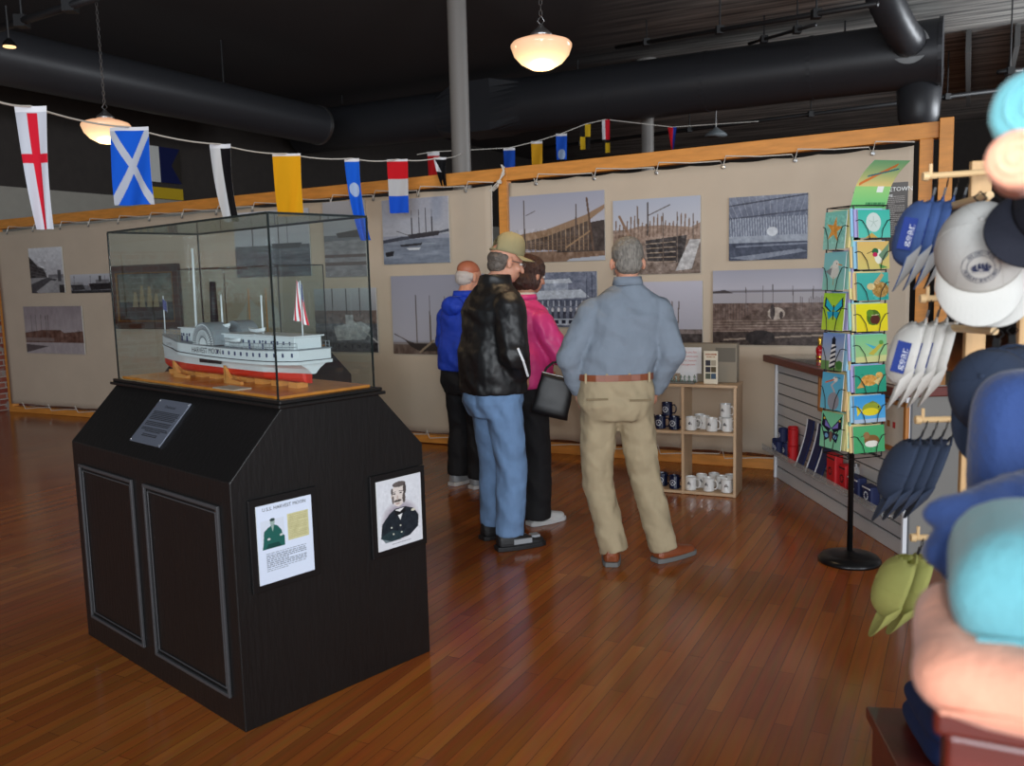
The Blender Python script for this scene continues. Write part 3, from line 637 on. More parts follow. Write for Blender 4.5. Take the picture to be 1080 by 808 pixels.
def display_case(loc, rz, Lc, Wc, h1, c_, h2, h3, g, label, doors=True):
    t = thing('display_case', label, 'display case', loc, rz)
    b = MB()
    prof = [(0, 0), (Wc, 0), (Wc, h1), (Wc-c_, h2), (c_, h2), (0, h1)]
    vs = [(-Lc, y, z) for y, z in prof]+[(0, y, z) for y, z in prof]; n = 6
    b.add(vs, [tuple(range(n))[::-1], tuple(range(n, 2*n))]+[(i, (i+1) % n, n+(i+1) % n, n+i) for i in range(n)])
    b.build('cabinet', black_paint, t, bevel=.004)
    # cap moulding
    b = MB(); e = .015
    for k, (zz, ee) in enumerate(((h2, .022), (h2+.014, .012))):
        b.box((-Lc/2, Wc/2, zz+.007), (Lc+2*ee, Wc-2*c_+2*ee, .014))
    b.build('cap_moulding', black_paint, t, bevel=.004)
    b = MB(); b.box((-Lc/2, Wc/2, h2+.033), (Lc-.06, Wc-2*c_-.03, .012)); b.build('deck_board', board_orange, t, bevel=.003)
    # glass: four panes and a lid, thin dark edges
    zb = h2+.028; y0, y1 = c_+.004, Wc-c_-.004; x0, x1 = -Lc+g, -g; th = .005
    for nm, c0, d0 in (('glass_pane', ((x0+x1)/2, y0, (zb+h3)/2), (x1-x0, th, h3-zb)), ('glass_pane', ((x0+x1)/2, y1, (zb+h3)/2), (x1-x0, th, h3-zb)),
                      ('glass_pane', (x0, (y0+y1)/2, (zb+h3)/2), (th, y1-y0-.012, h3-zb)), ('glass_pane', (x1, (y0+y1)/2, (zb+h3)/2), (th, y1-y0-.012, h3-zb)),
                      ('glass_lid', ((x0+x1)/2, (y0+y1)/2, h3+.004), (x1-x0+.004, y1-y0+.004, th))):
        # a pane is a single surface so that light is tinted once
        bb = MB(); cx, cy, cz = c0; dx, dy, dz = d0
        if dy == th: bb.add([(cx-dx/2, cy, cz-dz/2), (cx+dx/2, cy, cz-dz/2), (cx+dx/2, cy, cz+dz/2), (cx-dx/2, cy, cz+dz/2)], [(0, 1, 2, 3)])
        elif dx == th: bb.add([(cx, cy-dy/2, cz-dz/2), (cx, cy+dy/2, cz-dz/2), (cx, cy+dy/2, cz+dz/2), (cx, cy-dy/2, cz+dz/2)], [(0, 1, 2, 3)])
        else: bb.add([(cx-dx/2, cy-dy/2, cz), (cx+dx/2, cy-dy/2, cz), (cx+dx/2, cy+dy/2, cz), (cx-dx/2, cy+dy/2, cz)], [(0, 1, 2, 3)])
        bb.build(nm, glass, t)
    b = MB(); w = .006
    for x in (x0, x1):
        for y in (y0, y1): b.box((x, y, (zb+h3)/2), (w, w, h3-zb))
    for y in (y0, y1): b.box(((x0+x1)/2, y, h3+.003), (x1-x0, w, .008))
    for x in (x0, x1): b.box((x, (y0+y1)/2, h3+.003), (w, y1-y0, .008))
    b.build('glass_edges', edge_glass, t)
    if doors:
        for a, q in ((-Lc+.085, -Lc/2-.085), (-Lc/2+.03, -.085)):
            z0, z1 = .115, h1-.10
            b = MB()
            for k, (ins, wd, dep) in enumerate(((0, .014, .012), (.022, .006, .006))):
                A, Q, Z0, Z1 = a+ins, q-ins, z0+ins, z1-ins
                b.box((A, -dep/2, (Z0+Z1)/2), (wd, dep, Z1-Z0+wd)); b.box((Q, -dep/2, (Z0+Z1)/2), (wd, dep, Z1-Z0+wd))
                b.box(((A+Q)/2, -dep/2, Z0), (Q-A, dep, wd)); b.box(((A+Q)/2, -dep/2, Z1), (Q-A, dep, wd))
            put(b.build('panel_moulding', trim_gray, t, bevel=.003), 'worn grey-edged raised panel moulding')
    return t
N1 = Vector((-.98824, 2.96691, 0)); TC = .74521
LC, WC, HA, CC, HB, HG, GI = 1.37679, .89109, .91571, .22177, 1.15092, 1.84718, .0212
case1 = display_case(N1, -TC, LC, WC, HA, CC, HB, HG, GI, 'large black display case with glass top holding the paddle steamer')
CX = Vector((math.cos(TC), -math.sin(TC), 0)); CY = Vector((math.sin(TC), math.cos(TC), 0))
def on_end(u, v):   # end face of the case (local x = 0)
    d = ray(u, v); k = (N1-EYEP).dot(CX)/d.dot(CX); P = EYEP+d*k; return (P-N1).dot(CY), P.z
E_ROT = (0, 0, -TC+PI/2)
def case_sheet(name, label, q, cv, texts, black=.022):
    ys = [on_end(*p) for p in q]; y0 = (ys[0][0]+ys[3][0])/2; y1 = (ys[1][0]+ys[2][0])/2; zt = (ys[0][1]+ys[1][1])/2; zb = (ys[2][1]+ys[3][1])/2
    w, h = y1-y0, zt-zb
    P = N1+CY*((y0+y1)/2)+CX*.0+Vector((0, 0, (zt+zb)/2))
    t = thing(name, label, 'notice', P+CX*.001, -TC+PI/2)     # local x runs along the end face, -y faces out
    b = MB(); b.box((0, -.006, 0), (w+black*2.4, .010, h+black*2.4)); b.build('backing_board', mat('black_board', L(14, 14, 15), .4), t, bevel=.002)
    picture('printed_sheet', w, h, cv, t, PAPER, thick=.003, loc=(0, -.0145, 0))
    if texts:
        b = MB()
        for s_, sz, x, z in texts: add_text(b, s_, sz, lambda X, Y, x=x, z=z: (x*w+X, -.0155, z*h+Y))
        b.build('lettering', mat('dark_ink', L(40, 44, 50), .6), t)
    return t
c = Cv(150, 210, (212, 222, 240)); c.rect(.07, .2, .48, .56, (206, 214, 228))
c.poly([(.08, .56), (.12, .44), (.2, .3), (.27, .26), (.36, .29), (.42, .4), (.48, .44), (.48, .56)], (34, 92, 84)); c.poly([(.2, .48), (.34, .46), (.42, .56), (.14, .56)], (22, 66, 62)); c.poly([(.12, .34), (.2, .29), (.36, .29), (.43, .36), (.46, .5), (.1, .5)], (34, 92, 84)); c.ell(.275, .235, .042, .045, (150, 170, 164)); c.ell(.275, .205, .046, .02, (50, 70, 68)); c.poly([(.25, .28), (.30, .28), (.275, .36)], (150, 176, 168)); c.ell(.2, .44, .03, .014, (200, 206, 206)); c.ell(.42, .42, .03, .014, (190, 200, 200))
c.rect(.54, .18, .93, .52, (198, 194, 148)); c.noise(5, 18, 18, .18, .52, .54, .93); c.textlines(.56, .9, .2, .5, 14, (172, 166, 122)); c.textlines(.14, .86, .62, .86, 10, (110, 120, 134))
case_sheet('history_notice', 'printed history sheet with green portrait and yellow letter on the case end', [(270, 533), (328, 521), (327, 602), (269, 617)], c, [('U.S.S. HARVEST MOON', .018, 0, .44)])
c = Cv(130, 190, (214, 216, 222)); 
for k in range(8): c.ell(.5, .62, .44-.02*k, .3-.015*k, (206-8*k, 204-9*k, 210-8*k), .6)
c.poly([(.06, .82), (.1, .62), (.26, .5), (.4, .44), (.62, .44), (.82, .5), (.92, .62), (.9, .78), (.7, .88), (.3, .9)], (30, 36, 44)); c.poly([(.06, .8), (.3, .74), (.6, .8), (.5, .9), (.16, .9)], (44, 66, 70), .6)
c.poly([(.4, .46), (.5, .62), (.6, .45)], (226, 226, 226)); c.poly([(.38, .46), (.5, .5), (.62, .44), (.62, .52), (.5, .54), (.4, .54)], (18, 18, 22)); c.ell(.48, .25, .15, .17, (214, 204, 198)); c.ell(.335, .26, .02, .035, (196, 184, 176)); c.ell(.50, .10, .15, .04, (96, 88, 86)); c.ell(.62, .18, .035, .08, (74, 66, 64)); c.ell(.34, .19, .025, .05, (96, 88, 86)); c.ell(.60, .31, .035, .075, (92, 84, 80)); c.ell(.355, .31, .025, .06, (110, 100, 96)); c.ell(.46, .335, .085, .020, (84, 76, 72)); c.ell(.46, .375, .05, .012, (176, 150, 142)); c.ell(.46, .29, .02, .035, (190, 172, 162)); c.ell(.39, .228, .028, .010, (70, 62, 60)); c.ell(.53, .228, .028, .010, (70, 62, 60)); c.line((.36, .205), (.42, .20), .014, (84, 76, 74)); c.line((.50, .20), (.57, .205), .014, (84, 76, 74)); c.noise(4, 20, 24, .05, .9, .05, .95)
for x, y in ((.3, .7), (.34, .8), (.5, .7), (.52, .8)): c.ell(x, y, .018, .013, (206, 204, 190))
c.ell(.8, .52, .05, .02, (200, 196, 180)); c.textlines(.3, .72, .935, .96, 1, (120, 120, 130))
case_sheet('portrait_notice', 'engraved portrait of a bearded officer on the case end, nearer the far edge', [(396, 508), (443, 497), (441, 569), (395, 582)], c, None)
# sloping metal plaque
sl = Vector((0, CC, HB-HA)); sl_len = sl.length; ang = math.atan2(HB-HA, CC)
nrm = Vector((0, -(HB-HA), CC)).normalized()   # local outward normal of the slope
def on_slope(u, v):
    nw = (CY*nrm.y+Vector((0, 0, nrm.z))); p0 = N1+Vector((0, 0, HA)); d = ray(u, v); k = (p0-EYEP).dot(nw)/d.dot(nw); P = EYEP+d*k
    sv = (CY*sl.y+Vector((0, 0, sl.z))).normalized(); return (P-p0).dot(CX), (P-p0).dot(sv)
qs = [on_slope(*p) for p in ((171, 421), (202, 427), (169, 473), (138, 465))]
xa = (qs[0][0]+qs[3][0])/2; xb = (qs[1][0]+qs[2][0])/2; ya = (qs[2][1]+qs[3][1])/2; yb = (qs[0][1]+qs[1][1])/2
sv = (CY*sl.y+Vector((0, 0, sl.z))).normalized(); nw = (CY*nrm.y+Vector((0, 0, nrm.z)))
P = N1+Vector((0, 0, HA))+CX*((xa+xb)/2)+sv*((ya+yb)/2)+nw*.001
t = thing('metal_plaque', 'brushed metal text plaque on the sloping front of the display case', 'plaque', P)
t.rotation_euler = Matrix((CX, sv*1.0, nw)).transposed().to_euler()
w_, h_ = xb-xa, yb-ya
b = MB(); b.box((0, 0, .003), (w_, h_, .006)); b.build('plate', mat('plaque_metal', L(120, 126, 140), .35, .5), t, bevel=.0015)
ink = mat('engraved_ink', L(36, 38, 44), .6)
b = MB(); add_text(b, 'Dedicated', .020, lambda X, Y: (X, h_/2-.035+Y, .0066), bold=1.1)
for i in range(17):
    if i in (6, 10, 14): continue
    x = -w_*.4+random.uniform(0, .01); ln = w_*.8 if i < 13 else w_*.5
    x = -ln/2
    while x < ln/2-.004:
        q = random.uniform(.006, .018); b.box((x+q/2, h_/2-.062-i*(h_-.09)/17, .0064), (q, .0045, .0006)); x += q+.003
b.build('engraving', ink, t)
b = MB()
for x in (-1, 1):
    for y in (-1, 1):
        b = MB(); b.ell((x*(w_/2-.008), y*(h_/2-.008), .007), (.004, .004, .002), seg=8, rg=4); b.build('screw', steel, t)

# ------------------------------------------------------------------ the paddle steamer
SHIP_Y = .44
hull_white = mat('ship_white', L(214, 218, 222), .35); hull_red = mat('ship_red', L(196, 44, 26), .35); ship_grey = mat('ship_grey', L(128, 134, 140), .5)
ship_black = mat('ship_black', L(20, 22, 28), .6); ship_blue = mat('ship_blue', L(44, 54, 92), .5); cradle_m = mat('cradle_wood', L(206, 138, 70), .35)
SX0, SX1 = -1.325, -.10           # bow and stern in case coordinates
Z0 = HB+.039                        # top of the deck board
ship = thing('model_ship', 'white and red model paddle steamer inside the glass case', 'model ship', N1+CX*((SX0+SX1)/2)+CY*SHIP_Y+Vector((0, 0, Z0)), -TC)
LS = SX1-SX0; hx = LS/2            # local x: bow -hx, stern +hx ; keel bottom z .02
def hull_w(a):    # half breadth at deck, a 0 bow .. 1 stern
    return .088*min(1, (max(a, 0)/.28)**.62) * (1 if a < .82 else 1-.35*((a-.82)/.18)**2)
def zdeck(a): return .142+.038*max(0, 1-a)**2.2+.010*a**4
ZWL = .060; ZK = .022
def sta(a, kind):
    w = hull_w(a); x = -hx+a*LS
    wl = w*(.80 if a < .8 else .80-.65*((a-.8)/.2)); rake = 0
    zk = ZK+(.024*(1-a/.12)**2 if a < .12 else 0)
    zw = ZWL+.012*(1-a)**2
    pts = {}
    if kind == 'red':
        h = [(0, zk), (wl*.55, zk+.003), (wl*.86, zk+.012), (wl*.97, (zk+zw)/2), (wl, zw)]
        ring = [(-y, z) for y, z in h[::-1]]+[(y, z) for y, z in h[1:]]
        xs = x + (.014 if a < .01 else 0) - (.045 if a > .99 else 0)
    else:
        zd = zdeck(a); h = [(wl, zw), (wl*.6+w*.4, zw+.02), (w*.96, zd-.055), (w, zd-.04), (w, zd)]
        ring = [(-y, z) for y, z in h]+[(y, z) for y, z in h[::-1]]
        xs = x
    return [Vector((xs, y, z)) for y, z in ring]
AA = [0.0, .02, .05, .09, .14, .2, .28, .4, .5, .6, .7, .8, .86, .92, .96, 1.0]
hull_w0 = hull_w
b = MB(); b.rings([sta(max(a, .004), 'red') for a in AA]); b.build('lower_hull', hull_red, ship, smooth=False, bevel=0)
b = MB(); b.rings([sta(max(a, .004), 'white') for a in AA]); hu = b.build('upper_hull', hull_white, ship)
# guard (wide sponson strake) along the middle and stern
b = MB()
def strake(zf, ext, hgt, a0, a1, m, name, n=30):
    b = MB(); rs = []
    for i in range(n+1):
        a = a0+(a1-a0)*i/n; w = hull_w(a)+ext(a); x = -hx+a*LS; z = zf(a)
        rs.append([Vector((x, -w, z)), Vector((x, w, z)), Vector((x, w, z+hgt)), Vector((x, -w, z+hgt))])
    b.rings(rs, m); return b.build(name, m, ship)
gx = lambda a: .002+.022*max(0, min(1, (a-.16)/.14))
strake(lambda a: zdeck(a)-.052, gx, .012, .01, 1.015, hull_white, 'guard_rail')
strake(lambda a: zdeck(a)-.040, lambda a: gx(a)+.001, .003, .01, 1.015, ship_black, 'guard_stripe')
strake(lambda a: zdeck(a)-.037, lambda a: gx(a)-.004, .040, .20, 1.01, hull_white, 'main_deck_side')
strake(lambda a: zdeck(a)+.002, lambda a: gx(a)-.001, .004, .01, 1.015, ship_grey, 'promenade_deck')
def win_row(z, y_out, x0, x1, n, w=.009, h=.015):
    b = MB()
    for i in range(n):
        x = x0+(x1-x0)*i/(n-1); b.box((x, y_out(x), z if not callable(z) else z(x)), (w, .003, h))
    return b
ya_ = lambda x: -(hull_w((x+hx)/LS)+gx((x+hx)/LS)-.004)-.001
zz_ = lambda x: zdeck((x+hx)/LS)-.015
for sg in (1, -1):
    win_row(zz_, lambda x: sg*ya_(x), .085, hx*.97, 12).build('cabin_windows', ship_blue, ship)
# paddle boxes
pbx = -.735-(SX0+SX1)/2; pr = .092; PBZ = .160
for sg in (1, -1):
    pb = MB(); n = 24; rs = []
    yA, yB = -.030, -.112
    for y in (yA, yB): rs.append([Vector((pbx+pr*math.cos(PI*i/n), sg*y, PBZ+pr*math.sin(PI*i/n)*1.02)) for i in range(n+1)])
    pb.rings(rs); pbo = pb.build('paddle_box', ship_grey, ship)
    f = MB(); yy = sg*(yB-.0015)
    def arc(r0, r1, m, a0=0, a1=PI, n=24, yy=yy):
        vs = []; fs = []
        for i in range(n+1):
            a = a0+(a1-a0)*i/n; vs += [(pbx+r0*math.cos(a), yy, PBZ+r0*math.sin(a)), (pbx+r1*math.cos(a), yy, PBZ+r1*math.sin(a))]
        for i in range(n): fs.append((2*i, 2*i+1, 2*i+3, 2*i+2))
        f.add(vs, fs, m)
    arc(.070, .087, hull_white); arc(.036, .062, hull_white); arc(.0, .030, hull_white); f.build('box_face', hull_white, pbo)
    f = MB()
    for i in range(23):
        a = PI*(i+.5)/23; ca, sa = math.cos(a), math.sin(a)
        f.tube([(pbx+.071*ca, yy-sg*.001, PBZ+.071*sa), (pbx+.083*ca, yy-sg*.001, PBZ+.083*sa)], .0024, seg=4)
    for i in range(15):
        a = PI*(i+.5)/15; ca, sa = math.cos(a), math.sin(a); f.tube([(pbx+.03*ca, yy-sg*.001, PBZ+.03*sa), (pbx+.060*ca, yy-sg*.001, PBZ+.060*sa)], .0010, seg=4)
    f.build('fan_louvres', ship_black if False else mat('louvre_grey', L(70, 76, 84), .5), pbo)
    # hull lettering and louvres below
    f = MB(); yt = sg*(-(.088+.022-.004)-.003)
    add_text(f, 'HARVEST MOON', .034, lambda X, Y: (pbx+.012+sg*X, yt, zdeck(.5)-.017+Y), bold=.95); f.build('name_lettering', ship_black, ship)
    f = MB()
    for i in range(13): f.box((pbx-.075+i*.014, sg*-(.0905), .088), (.008, .006, .016))
    f.build('paddle_louvres', ship_black, ship)
    f = MB(); add_text(f, 'SUPER', .018, lambda X, Y: (-hx+.20+sg*X, sg*(-hull_w(.17)-.009), zdeck(.17)-.020+Y)); f.build('bow_lettering', mat('faded_ink', L(120, 126, 132), .6), ship)
# superstructure
def house(x0, x1, hw, z0, h, name, nw, zw=None):
    b = MB(); b.box(((x0+x1)/2, 0, z0+h/2), (x1-x0, hw*2, h)); o = b.build(name, hull_white, ship, bevel=.002)
    for sg in (1, -1):
        win_row(z0+h*.55, lambda x: sg*(-hw-.001), x0+.03, x1-.03, nw, .008, .013).build('windows', ship_blue, o)
    b = MB(); b.box(((x0+x1)/2, 0, z0+h+.003), (x1-x0+.02, hw*2+.016, .005)); b.build('house_roof', hull_white, o)
    return o
house(.06, hx-.03, .062, .150, .052, 'aft_deckhouse', 12); house(-.33, -.06, .055, .160, .060, 'forward_deckhouse', 5)
house(-.06, .06, .055, .150, .050, 'middle_deckhouse', 3)
def rod(x, z0, z1, r, m, name, lean=0, y=0):
    b = MB(); b.tube([(x, y, z0), (x+lean, y, z1)], [r, r*.75], seg=10); return b.build(name, m, ship, smooth=True)
cx_ = (SX0+SX1)/2
rod(-.835-cx_, .2, .425, .018, ship_black, 'smokestack', .006); 
rod(-1.0-cx_, .2, .575, .006, hull_white, 'mast', .012); rod(-.765-cx_, .2, .365, .0045, hull_white, 'steam_pipe'); rod(-.445-cx_, .19, .363, .0045, hull_white, 'steam_pipe')
sf = rod(-.162-cx_, .15, .418, .003, hull_white, 'ensign_staff'); jf = rod(-1.305-cx_, .17, .365, .003, hull_white, 'jack_staff', .004)
def us_flag_cv():
    c = Cv(78, 52, (200, 30, 50))
    for i in range(13):
        if i % 2: c.rect(0, i/13, 1, (i+1)/13, (235, 235, 238))
    c.rect(0, 0, .42, 7/13, (40, 52, 120))
    for r in range(5):
        for q in range(6): c.ell(.035+q*.07, .05+r*.105, .014, .02, (230, 230, 235))
    return c
def droop(x, z):
    a = (x+.075)/.15
    return (x*.30-.012*a, .012*math.sin(a*7+z*8), z*1.0 - a*.055)
def ens(x, z):
    a = (x+.075)/.15; q = z/.10
    return (q*.085*(.55+.5*a)-.006+.004*a, .010*math.sin(q*9+a*2)*(.3+a), -a*.155-q*.02)
fo = picture('ensign', .15, .10, us_flag_cv(), sf, CLOTHP, thick=.0008, fn=ens, loc=(-.162-cx_, 0, .412)); fo['label'] = 'red, white and blue striped ensign'
c = Cv(40, 40, (44, 56, 112)); 
for r in range(5):
    for q in range(5): c.ell(.12+q*.19, .12+r*.19, .035, .035, (210, 214, 225))
picture('jack', .05, .05, c, jf, CLOTHP, thick=.0008, fn=lambda x, z: ((x+.025)*.6-.02*0, .004*math.sin(x*90), z-(x+.025)*.4), loc=(-1.305-cx_, 0, .33))
# railings, boats, small crew
b = MB()
for sg in (1, -1):
    for zo in (.016, .030):
        b.tube([(-hx+a*LS, sg*-(hull_w(a)+gx(a)-.006), zdeck(a)+zo) for a in [.03, .08, .14, .2, .26, .3]], .0013, seg=5)
        b.tube([(-hx+a*LS, sg*-(hull_w(a)+gx(a)-.006), zdeck(a)+zo) for a in [.6, .7, .8, .9, 1.0]], .0013, seg=5)
    for i in range(34):
        a = .03+i*.0295
        if .32 < a < .6: continue
        b.tube([(-hx+a*LS, sg*-(hull_w(a)+gx(a)-.006), zdeck(a)), (-hx+a*LS, sg*-(hull_w(a)+gx(a)-.006), zdeck(a)+.032)], .0012, seg=4)
b.build('railings', ship_grey, ship)
def boat(x, y, z):
    b = MB(); rs = []
    for i in range(11):
        a = -1+2*i/10; w = .014*math.sqrt(max(.01, 1-a*a)); zz = z+.007*a*a
        rs.append([Vector((x+a*.062, y-w, zz+.016)), Vector((x+a*.06, y-w*.7, zz+.004)), Vector((x+a*.056, y, zz)), Vector((x+a*.06, y+w*.7, zz+.004)), Vector((x+a*.062, y+w, zz+.016))])
    b.rings(rs); b.build('lifeboat', hull_white, ship)
for x, y, z in ((.17, -.085, .170), (.17, .085, .170), (.00, -.03, .225), (.27, -.03, .212)): boat(x, y, z)
for x, y in ((-.28, -.075), (-.24, -.072), (.30, -.085), (.46, -.075), (.39, -.08), (.52, -.03)):
    a = (x+hx)/LS; b = MB(); b.tube([(x, y, zdeck(a)+.004), (x, y, zdeck(a)+.028)], .004, seg=6, round_=True); b.ell((x, y, zdeck(a)+.037), (.0035, .0035, .004), seg=6, rg=4); b.build('crew_figure', ship_blue, ship)
b = MB(); b.prism([(hx-.065, ZK), (hx-.02, ZK), (hx-.02, .095), (hx-.055, .095)], -.004, .004); b.build('rudder', hull_red, ship)
# cradle
b = MB()
for x in (-.36, .09):
    prof = [(-.085, 0), (.085, 0), (.085, .075), (.06, .045), (.03, .027), (0, .022), (-.03, .027), (-.06, .045), (-.085, .075)]
    n = len(prof); vs = [(x-.008, y, z) for y, z in prof]+[(x+.008, y, z) for y, z in prof]
    b.add(vs, [tuple(range(n)), tuple(range(n, 2*n))[::-1]]+[(i, (i+1) % n, n+(i+1) % n, n+i) for i in range(n)])
    b.prism([(x, 0), (x+.12, 0), (x+.12, .012), (x+.04, .02), (x, .06)], -.085, -.07)
for i in range(9): b.box((-.5+i*.125, 0, .011), (.06, .05, .022))
cr_ = b.build('cradle', cradle_m, ship); 
b = MB(); b.box((0, 0, .002), (.16, .08, .004)); o = b.build('caption_card', mat('card_white', L(190, 170, 150), .6), loc=N1+CX*-.42+CY*.27+Vector((0, 0, Z0)), rot=(0, 0, -TC)); put(o, 'small flat caption card lying on the case deck before the ship', 'card')

# second case behind
g2 = gp(299, 370, 1.09)
off = Vector((math.sin(.66), math.cos(.66), 0))
N2 = g2-off*CC-Vector((0, 0, 1.09)); N2.z = 0
case2 = display_case(N2, -.66, LC, WC, HA*.92, CC, HB*.925, 1.735, GI, 'second black glass-topped display case standing behind the first', True)
C2X = Vector((math.cos(.66), -math.sin(.66), 0)); C2Y = Vector((math.sin(.66), math.cos(.66), 0))
m2 = thing('model_schooner', 'small dark model schooner inside the second display case', 'model ship', N2+C2X*-.55+C2Y*.44+Vector((0, 0, HB*.925+.039)), -.66)
b = MB(); rs = []
for i in range(9):
    a = i/8; w = .05*math.sin(PI*min(1, a*.9+.06)); rs.append([Vector((-.33+a*.66, -w, .10+.02*(a-.5)**2)), Vector((-.30+a*.6, 0, .03)), Vector((-.33+a*.66, w, .10+.02*(a-.5)**2))])
b.rings(rs); b.build('hull', ship_black, m2)
b = MB()
for x in (-.15, .08): b.tube([(x, 0, .09), (x, 0, .46)], .005)
b.tube([(-.33, 0, .11), (-.45, 0, .15)], .004)
b.build('masts', cradle_m, m2)
b = MB()
for x in (-.15, .08): b.add([(x+.01, 0, .14), (x+.17, .01, .15), (x+.13, .01, .30), (x+.01, 0, .38)], [(0, 1, 2, 3)])
b.add([(-.17, 0, .36), (-.40, .01, .15), (-.2, 0, .15)], [(0, 1, 2)])
b.build('sails', mat('sail_cloth', L(170, 170, 165), .9), m2, solid=.001)
b = MB(); b.box((-.15, 0, .018), (.02, .1, .036)); b.box((.12, 0, .018), (.02, .1, .036)); b.build('stand', cradle_m, m2)

# ------------------------------------------------------------------ pendant lamps
shade_m = bpy.data.materials.new('opal_glass'); shade_m.use_nodes = True
nt = shade_m.node_tree; bb = nt.nodes['Principled BSDF']; bb.inputs['Base Color'].default_value = (.45, .34, .24, 1); bb.inputs['Roughness'].default_value = .15
tc = nt.nodes.new('ShaderNodeTexCoord'); sx = nt.nodes.new('ShaderNodeSeparateXYZ'); rp = nt.nodes.new('ShaderNodeValToRGB'); mr = nt.nodes.new('ShaderNodeMapRange')
nt.links.new(tc.outputs['Object'], sx.inputs[0]); nt.links.new(sx.outputs['Z'], mr.inputs['Value']); mr.inputs['From Min'].default_value = -.12; mr.inputs['From Max'].default_value = .09
nt.links.new(mr.outputs[0], rp.inputs[0]); rp.color_ramp.elements[0].color = (1.0, .72, .28, 1); rp.color_ramp.elements[1].color = (.80, .40, .22, 1); rp.color_ramp.elements[1].position = .8
e = rp.color_ramp.elements.new(.3); e.color = (1.0, .66, .34, 1)
nt.links.new(rp.outputs[0], bb.inputs['Emission Color']); bb.inputs['Emission Strength'].default_value = .85
def pendant(P, label, power=26):
    t = thing('pendant_lamp', label, 'lamp', P)
    b = MB(); b.lathe([(.01, -.112), (.06, -.104), (.12, -.072), (.158, -.03), (.175, .015), (.176, .028), (.165, .042), (.12, .058), (.075, .068), (.06, .076)], seg=32); b.build('glass_shade', shade_m, t, smooth=True)
    b = MB(); b.lathe([(.064, .070), (.064, .088), (.045, .105), (.02, .125), (.012, .14)], seg=20); b.build('fitter', steel, t, smooth=True)
    b = MB(); b.tube([(-.02, 0, .16), (0, 0, .14), (.02, 0, .16), (0, 0, .19), (-.02, 0, .16)], .003, seg=6)
    z = .19; k = 0; top = CEIL-P.z-.03
    while z < top:
        a = PI/2*(k % 2); dx, dy = .008*math.cos(a), .008*math.sin(a)
        b.tube([(-dx, -dy, z+.004), (-dx, -dy, z+.026), (0, 0, z+.032), (dx, dy, z+.026), (dx, dy, z+.004), (0, 0, z-.002), (-dx, -dy, z+.004)], .0024, seg=4)
        z += .029; k += 1
    b.build('chain', steel, t)
    b = MB(); b.lathe([(.06, top), (.05, top+.02), (.02, top+.03)], seg=16); b.build('ceiling_rose', blackmetal, t)
    l = bpy.data.lights.new('bulb', 'POINT'); l.energy = power; l.color = (1, .72, .42); l.shadow_soft_size = .15
    lo = bpy.data.objects.new('bulb_light', l); C.objects.link(lo); lo.parent = t; lo.location = (0, 0, -.2)
    return t
pendant(at(571, 53, 5.2), 'lit opal schoolhouse pendant lamp on a chain, the nearer one')
pendant(at(112, 136, 6.8), 'lit opal schoolhouse pendant lamp behind the blue cross flag')
P = at(755, 141, 15.2); t = thing('dome_lamp', 'small grey dome lamp on a stem far beyond the timber beam', 'lamp', P)
b = MB(); b.lathe([(.19, -.04), (.17, .0), (.08, .06), (.03, .10)], seg=20); b.build('dome', mat('grey_dome', L(120, 128, 132), .4), t, smooth=True)
b = MB(); b.tube([(0, 0, .1), (0, 0, CEIL-P.z)], .012); b.build('stem', steel, t)
P = at(10, 49, 7.0); t = thing('spot_lamp', 'tiny lit spot lamp hanging from the lighting track at far left', 'lamp', P)
b = MB(); b.lathe([(.055, 0), (.04, .03), (.012, .06)], seg=14); b.build('lamp_head', blackmetal, t)
b = MB(); b.lathe([(.045, -.006), (.045, .0)], seg=14); b.build('lens', mat('warm_lens', L(255, 200, 130), .3, emis=(1, .6, .3), estr=1.6), t)
b = MB(); b.tube([(0, 0, .06), (0, 0, .30)], .008); b.build('stem', pipe_m, t)

# ------------------------------------------------------------------ signal flags
def flag(name, label, cv, Pt, w, h, rz, wave=.02, taper=.0, sway=0.0, seed=0):
    def fn(x, z):
        a = (h/2-z)/h; x2 = x*(1-taper*a)
        return (x2+sway*a*a, wave*math.sin(x/w*7+a*3+seed)*(.3+a), z)
    o = picture(name, w, h, cv, None, CLOTHP, thick=.0015, fn=fn, loc=(Pt.x, Pt.y, Pt.z-h/2), rot=(0, 0, rz))
    put(o, label, 'flag'); return o
fpts = [(32, 112, 4.3), (136, 134, 5.4), (232, 152, 6.3), (302, 162, 7.1), (371, 167, 7.7), (419, 168, 8.1), (464, 166, 8.3)]
FP = [at(*p) for p in fpts]
sdir = (FP[-1]-FP[0]); rzf = math.atan2(sdir.y, sdir.x)
W_ = (226, 226, 230)
c = Cv(40, 120, (190, 192, 200)); c.rect(.38, .06, .68, 1, (196, 30, 48)); c.rect(0, .38, 1, .46, (196, 30, 48)); c.rect(0, 0, 1, .05, W_)
flag('signal_flag', 'long white flag with a red cross, first on the string at left', c, FP[0], .155, .58, 0, .012, .5, .02)
c = Cv(80, 120, (28, 92, 206)); c.line((0, .02), (1, .98), .16, (186, 190, 200)); c.line((1, .02), (0, .98), .16, (186, 190, 200)); c.rect(0, 0, 1, .05, W_)
flag('signal_flag', 'blue flag with a white diagonal cross on the string', c, FP[1], .235, .46, 0, .02, 0)
c = Cv(40, 120, (206, 206, 206)); c.rect(.5, 0, 1, 1, (24, 22, 24)); c.rect(0, 0, 1, .06, W_)
flag('signal_flag', 'narrow half white, half black flag above the glass case', c, FP[2], .15, .54, 0, .02, .35, .05)
c = Cv(60, 90, (222, 160, 26)); c.rect(0, 0, 1, .05, W_)
flag('signal_flag', 'plain golden yellow flag on the string above the case', c, FP[3], .225, .49, 0, .015, .1, .01)
